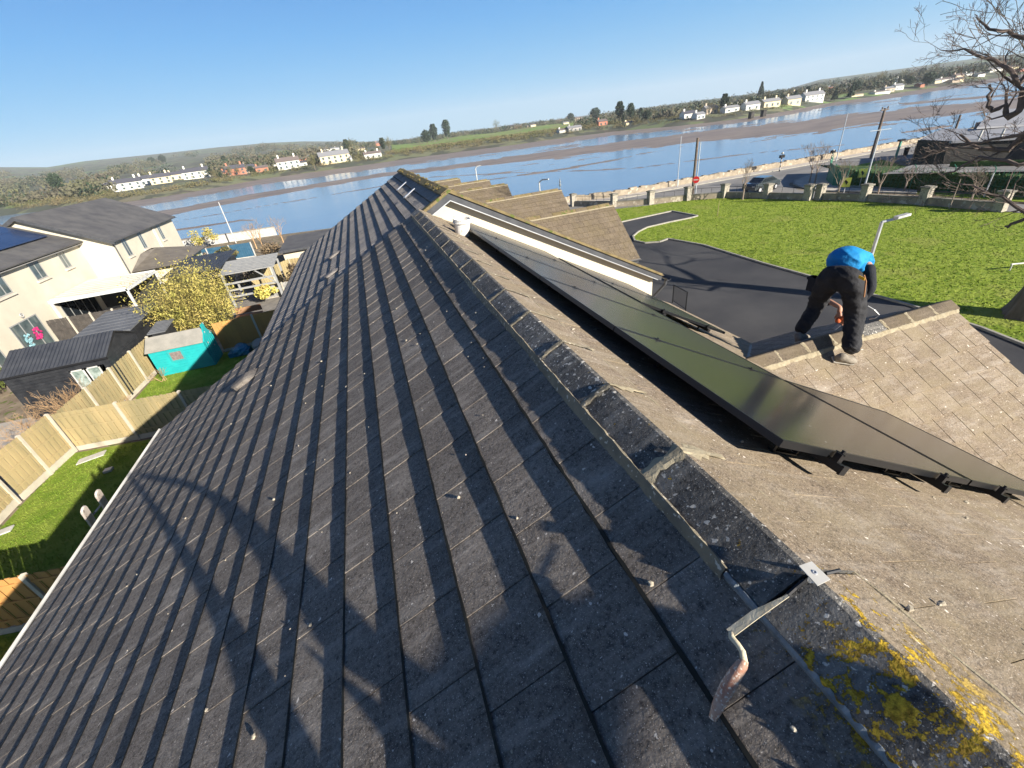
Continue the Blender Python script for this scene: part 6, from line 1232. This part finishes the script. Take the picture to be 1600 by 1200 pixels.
body = skin_body('body', {'up':(neck.lerp(upper,.5),.07), 'nk':(neck,.058), 'hd0':(neck.lerp(hd,.5),.06), 'shR':(shR,.05), 'elR':(elR,.042), 'wrR':(haR+V((.03,.0,.07)),.030), 'shL':(shL,.05), 'elL':(elL,.042), 'wrL':(haL+V((.02,.02,.07)),.030), 'pR':(haR,.036), 'pL':(haL,.036)}, [('up','nk'),('nk','hd0'),('up','shR'),('shR','elR'),('elR','wrR'),('wrR','pR'),('up','shL'),('shL','elL'),('elL','wrL'),('wrL','pL')], skin_m, pr)
b.build('head', skin_m, pr, smooth=True); b = MB(); b.blob(hd+V((-.02,0,.03)),.085,.10,.105,random.Random(5),16,12,.02); b.build('hair', hair_m, pr, smooth=True)
skin_body('sleeve', {'s':(shR,.078), 'e':(elR,.06), 'w':(elR.lerp(haR,.55),.048)}, [('s','e'),('e','w')], sleeve_m, pr); skin_body('sleeve', {'s':(shL,.078), 'e':(elL,.06), 'w':(elL.lerp(haL,.35),.05)}, [('s','e'),('e','w')], sleeve_m, pr)
def hand(c, d, side, parent, seed):
    """palm and five bent fingers closing downwards"""
    c, d, side = V(c), V(d).normalized(), V(side).normalized(); dn = d.cross(side).normalized(); J = {'w':(c-d*.05,.024), 'p':(c,.030)}; B = [('w','p')]
    for i, (o, l) in enumerate(((-.030,.060),(-.011,.072),(.010,.070),(.029,.055))):
        k0, k1, k2 = 'k%d'%i, 'm%d'%i, 't%d'%i; J[k0] = (c+d*.035+side*o,.0105); J[k1] = (c+d*(.035+l*.55)+side*o*1.1+dn*.012,.0095); J[k2] = (c+d*(.035+l*.75)+side*o*1.1+dn*.038,.008); B += [('p',k0),(k0,k1),(k1,k2)]
    J['th'] = (c-side*.038+d*.005,.012); J['tt'] = (c-side*.045+d*.045+dn*.02,.009); B += [('p','th'),('th','tt')]
    return skin_body('hand', J, B, skin_m, parent, 1)
hand(haR+V((0,0,-.02)), (-.35,.1,-.9), (0,1,0), pr, 1); hand(haL+V((0,0,-.02)), (-.25,0,-.95), (0,1,0), pr, 2)
def shoe(ank, d, parent, slope):
    d = V(d).normalized(); up = V(slope).normalized(); d = (d-up*d.dot(up)).normalized(); s_ = d.cross(up); base = ank-up*.10
    b = MB(); rows = []
    for k, (a, w_, h_) in enumerate(((-.09,.028,.06),(-.075,.040,.115),(-.02,.044,.12),(.05,.046,.085),(.11,.052,.06),(.16,.048,.05),(.195,.025,.032))):
        q = base+d*a; rows.append([q-s_*w_, q-s_*w_*1.02+up*h_*.5, q-s_*w_*.6+up*h_, q+s_*w_*.6+up*h_, q+s_*w_*1.02+up*h_*.5, q+s_*w_])
    vs = [p for r in rows for p in r]; b.add(vs, [(i*6+j,i*6+(j+1)%6,(i+1)*6+(j+1)%6,(i+1)*6+j) for i in range(6) for j in range(6)]+[tuple(range(5,-1,-1)),tuple(range(36,42))]); sh_ = b.build('boot', shoe_m, parent, smooth=True)
    b = MB(); b.prism([base+d*-.10-s_*.045, base+d*.05-s_*.052, base+d*.16-s_*.054, base+d*.20, base+d*.16+s_*.054, base+d*.05+s_*.052, base+d*-.10+s_*.045], up*-.018+up*.001); b.build('sole', mat('sole'+str(len(MATS)), (0.45,0.42,0.36), rough=.9), sh_)
shoe(rf+V((-.07,.03,.10)), (.82,-.42,0), pr, (0,-gs,gc)); shoe(lf_+V((-.02,0,.08)), (.8,.3,0), pr, (0,gs,gc))
b = MB(); bp_ = wx(1341,434,4.37); b.obox(bp_, (0,-.075,-.015), (.004,.0,.03), (-.004,0,0)); b.build('label', mat('yellow_tab',(0.75,0.42,0.03)), pr)
b = MB(); q = wx(1277,436,4.52); b.obox(q+V((-.06,-.06,-.16)), (.12,0,0), (0,.14,0), (0,0,.18)); b.obox(q+V((-.05,-.09,-.02)),(.1,0,0),(0,.2,0),(0,0,.04)); b.build('tool_pouch', sleeve_m, pr)
b = MB(); b.tube([wx(1350,430,4.40), wx(1353,440,4.38), wx(1350,464,4.40)], .009, 6); b.build('belt_strap', mat('tan_leather',(0.30,0.15,0.07)), pr)
tl = thing('pointing_tool', haR, 'orange handled pointing tool held by the roofer over the ridge', 'hand tool'); b = MB(); b.tube([wx(1330,487,4.84), wx(1308,502,4.80)], .024, 10); b.blob(wx(1310,500,4.80),.045,.035,.045,random.Random(3),10,8,.08); b.build('body', orange_m, tl, smooth=True); b = MB(); a_, c_ = wx(1312,508,4.78), wx(1303,515,4.74); b.obox(a_-V((0,.02,0)), c_-a_, (0,.05,0), (0,0,.006)); b.build('blade', galv, tl)
cb = thing('cable_loop', wx(1372,490,5.2), 'thin pale looped cable beside the roofer', 'cable'); b = MB(); b.tube([wx(1356,478,4.95),wx(1366,484,5.0),wx(1374,492,5.05),wx(1368,497,5.02),wx(1358,499,5.0)], .006, 5); b.build('cable', alu, cb)
# the photographer: crouches behind the lens, arms raised to the phone, and casts the long shadow
def occ(x, y, dep=-.12):                     # point between the shadow seen at (x, y) on the tiles and the sun
    S = lpx(x, y, -.05); k = (dep-(S-CAM).dot(c_fwd))/SUN.dot(c_fwd); return S+SUN*k
pg_ = thing('person', occ(700,1150), 'photographer crouching behind the camera with raised arms', 'person')
ph0 = CAM-c_fwd*.06
dark_cloth = mat('dark_jacket', (0.03,0.03,0.04), rough=.9)
skin_body('sleeve', {'a':(occ(205,745),0.039), 'b':(occ(245,800),0.046), 'c':(occ(290,870),0.053), 'd':(occ(345,960),0.056), 'e':(occ(395,1060),0.059), 'f':(occ(450,1200),0.078)}, [('a','b'),('b','c'),('c','d'),('d','e'),('e','f')], dark_cloth, pg_)
skin_body('sleeve', {'a':(occ(212,740),0.039), 'b':(occ(285,752),0.046), 'c':(occ(335,775),0.056), 'd':(occ(385,830),0.062), 'e':(occ(455,905),0.065), 'f':(occ(540,1000),0.071), 'g':(occ(640,1100),0.109)}, [('a','b'),('b','c'),('c','d'),('d','e'),('e','f'),('f','g')], dark_cloth, pg_)
skin_body('body', {'c':(occ(680,1215,-.16),.075), 'p':(occ(750,1290,-.16),.08), 's1':(occ(625,1120,-.14),.055), 's2':(occ(870,1275,-.14),.05)}, [('c','p'),('c','s1'),('p','s2')], dark_cloth, pg_)
skin_body('sleeve', {'a':(occ(610,1085,-.14),.045), 'b':(occ(700,1060,-.14),.036), 'c':(occ(775,985,-.14),.032), 'd':(occ(870,945,-.14),.028), 'e':(occ(960,925,-.14),.022)}, [('a','b'),('b','c'),('c','d'),('d','e')], dark_cloth, pg_)  # extra unseen band, added to cast the slanting shadow across the tiles
b = MB(); q0 = occ(205,745); b.tube([q0, ph0+c_right*.10], [.022,.018], 8); b.build('forearm', skin_m, pg_)
phn = thing('phone', ph0, 'phone held up by the photographer', 'phone'); b = MB(); b.obox(ph0-c_right*.075-c_up*.035-c_fwd*.012, c_right*.15, c_up*.07, c_fwd*.008); b.build('body', blackmetal, phn)
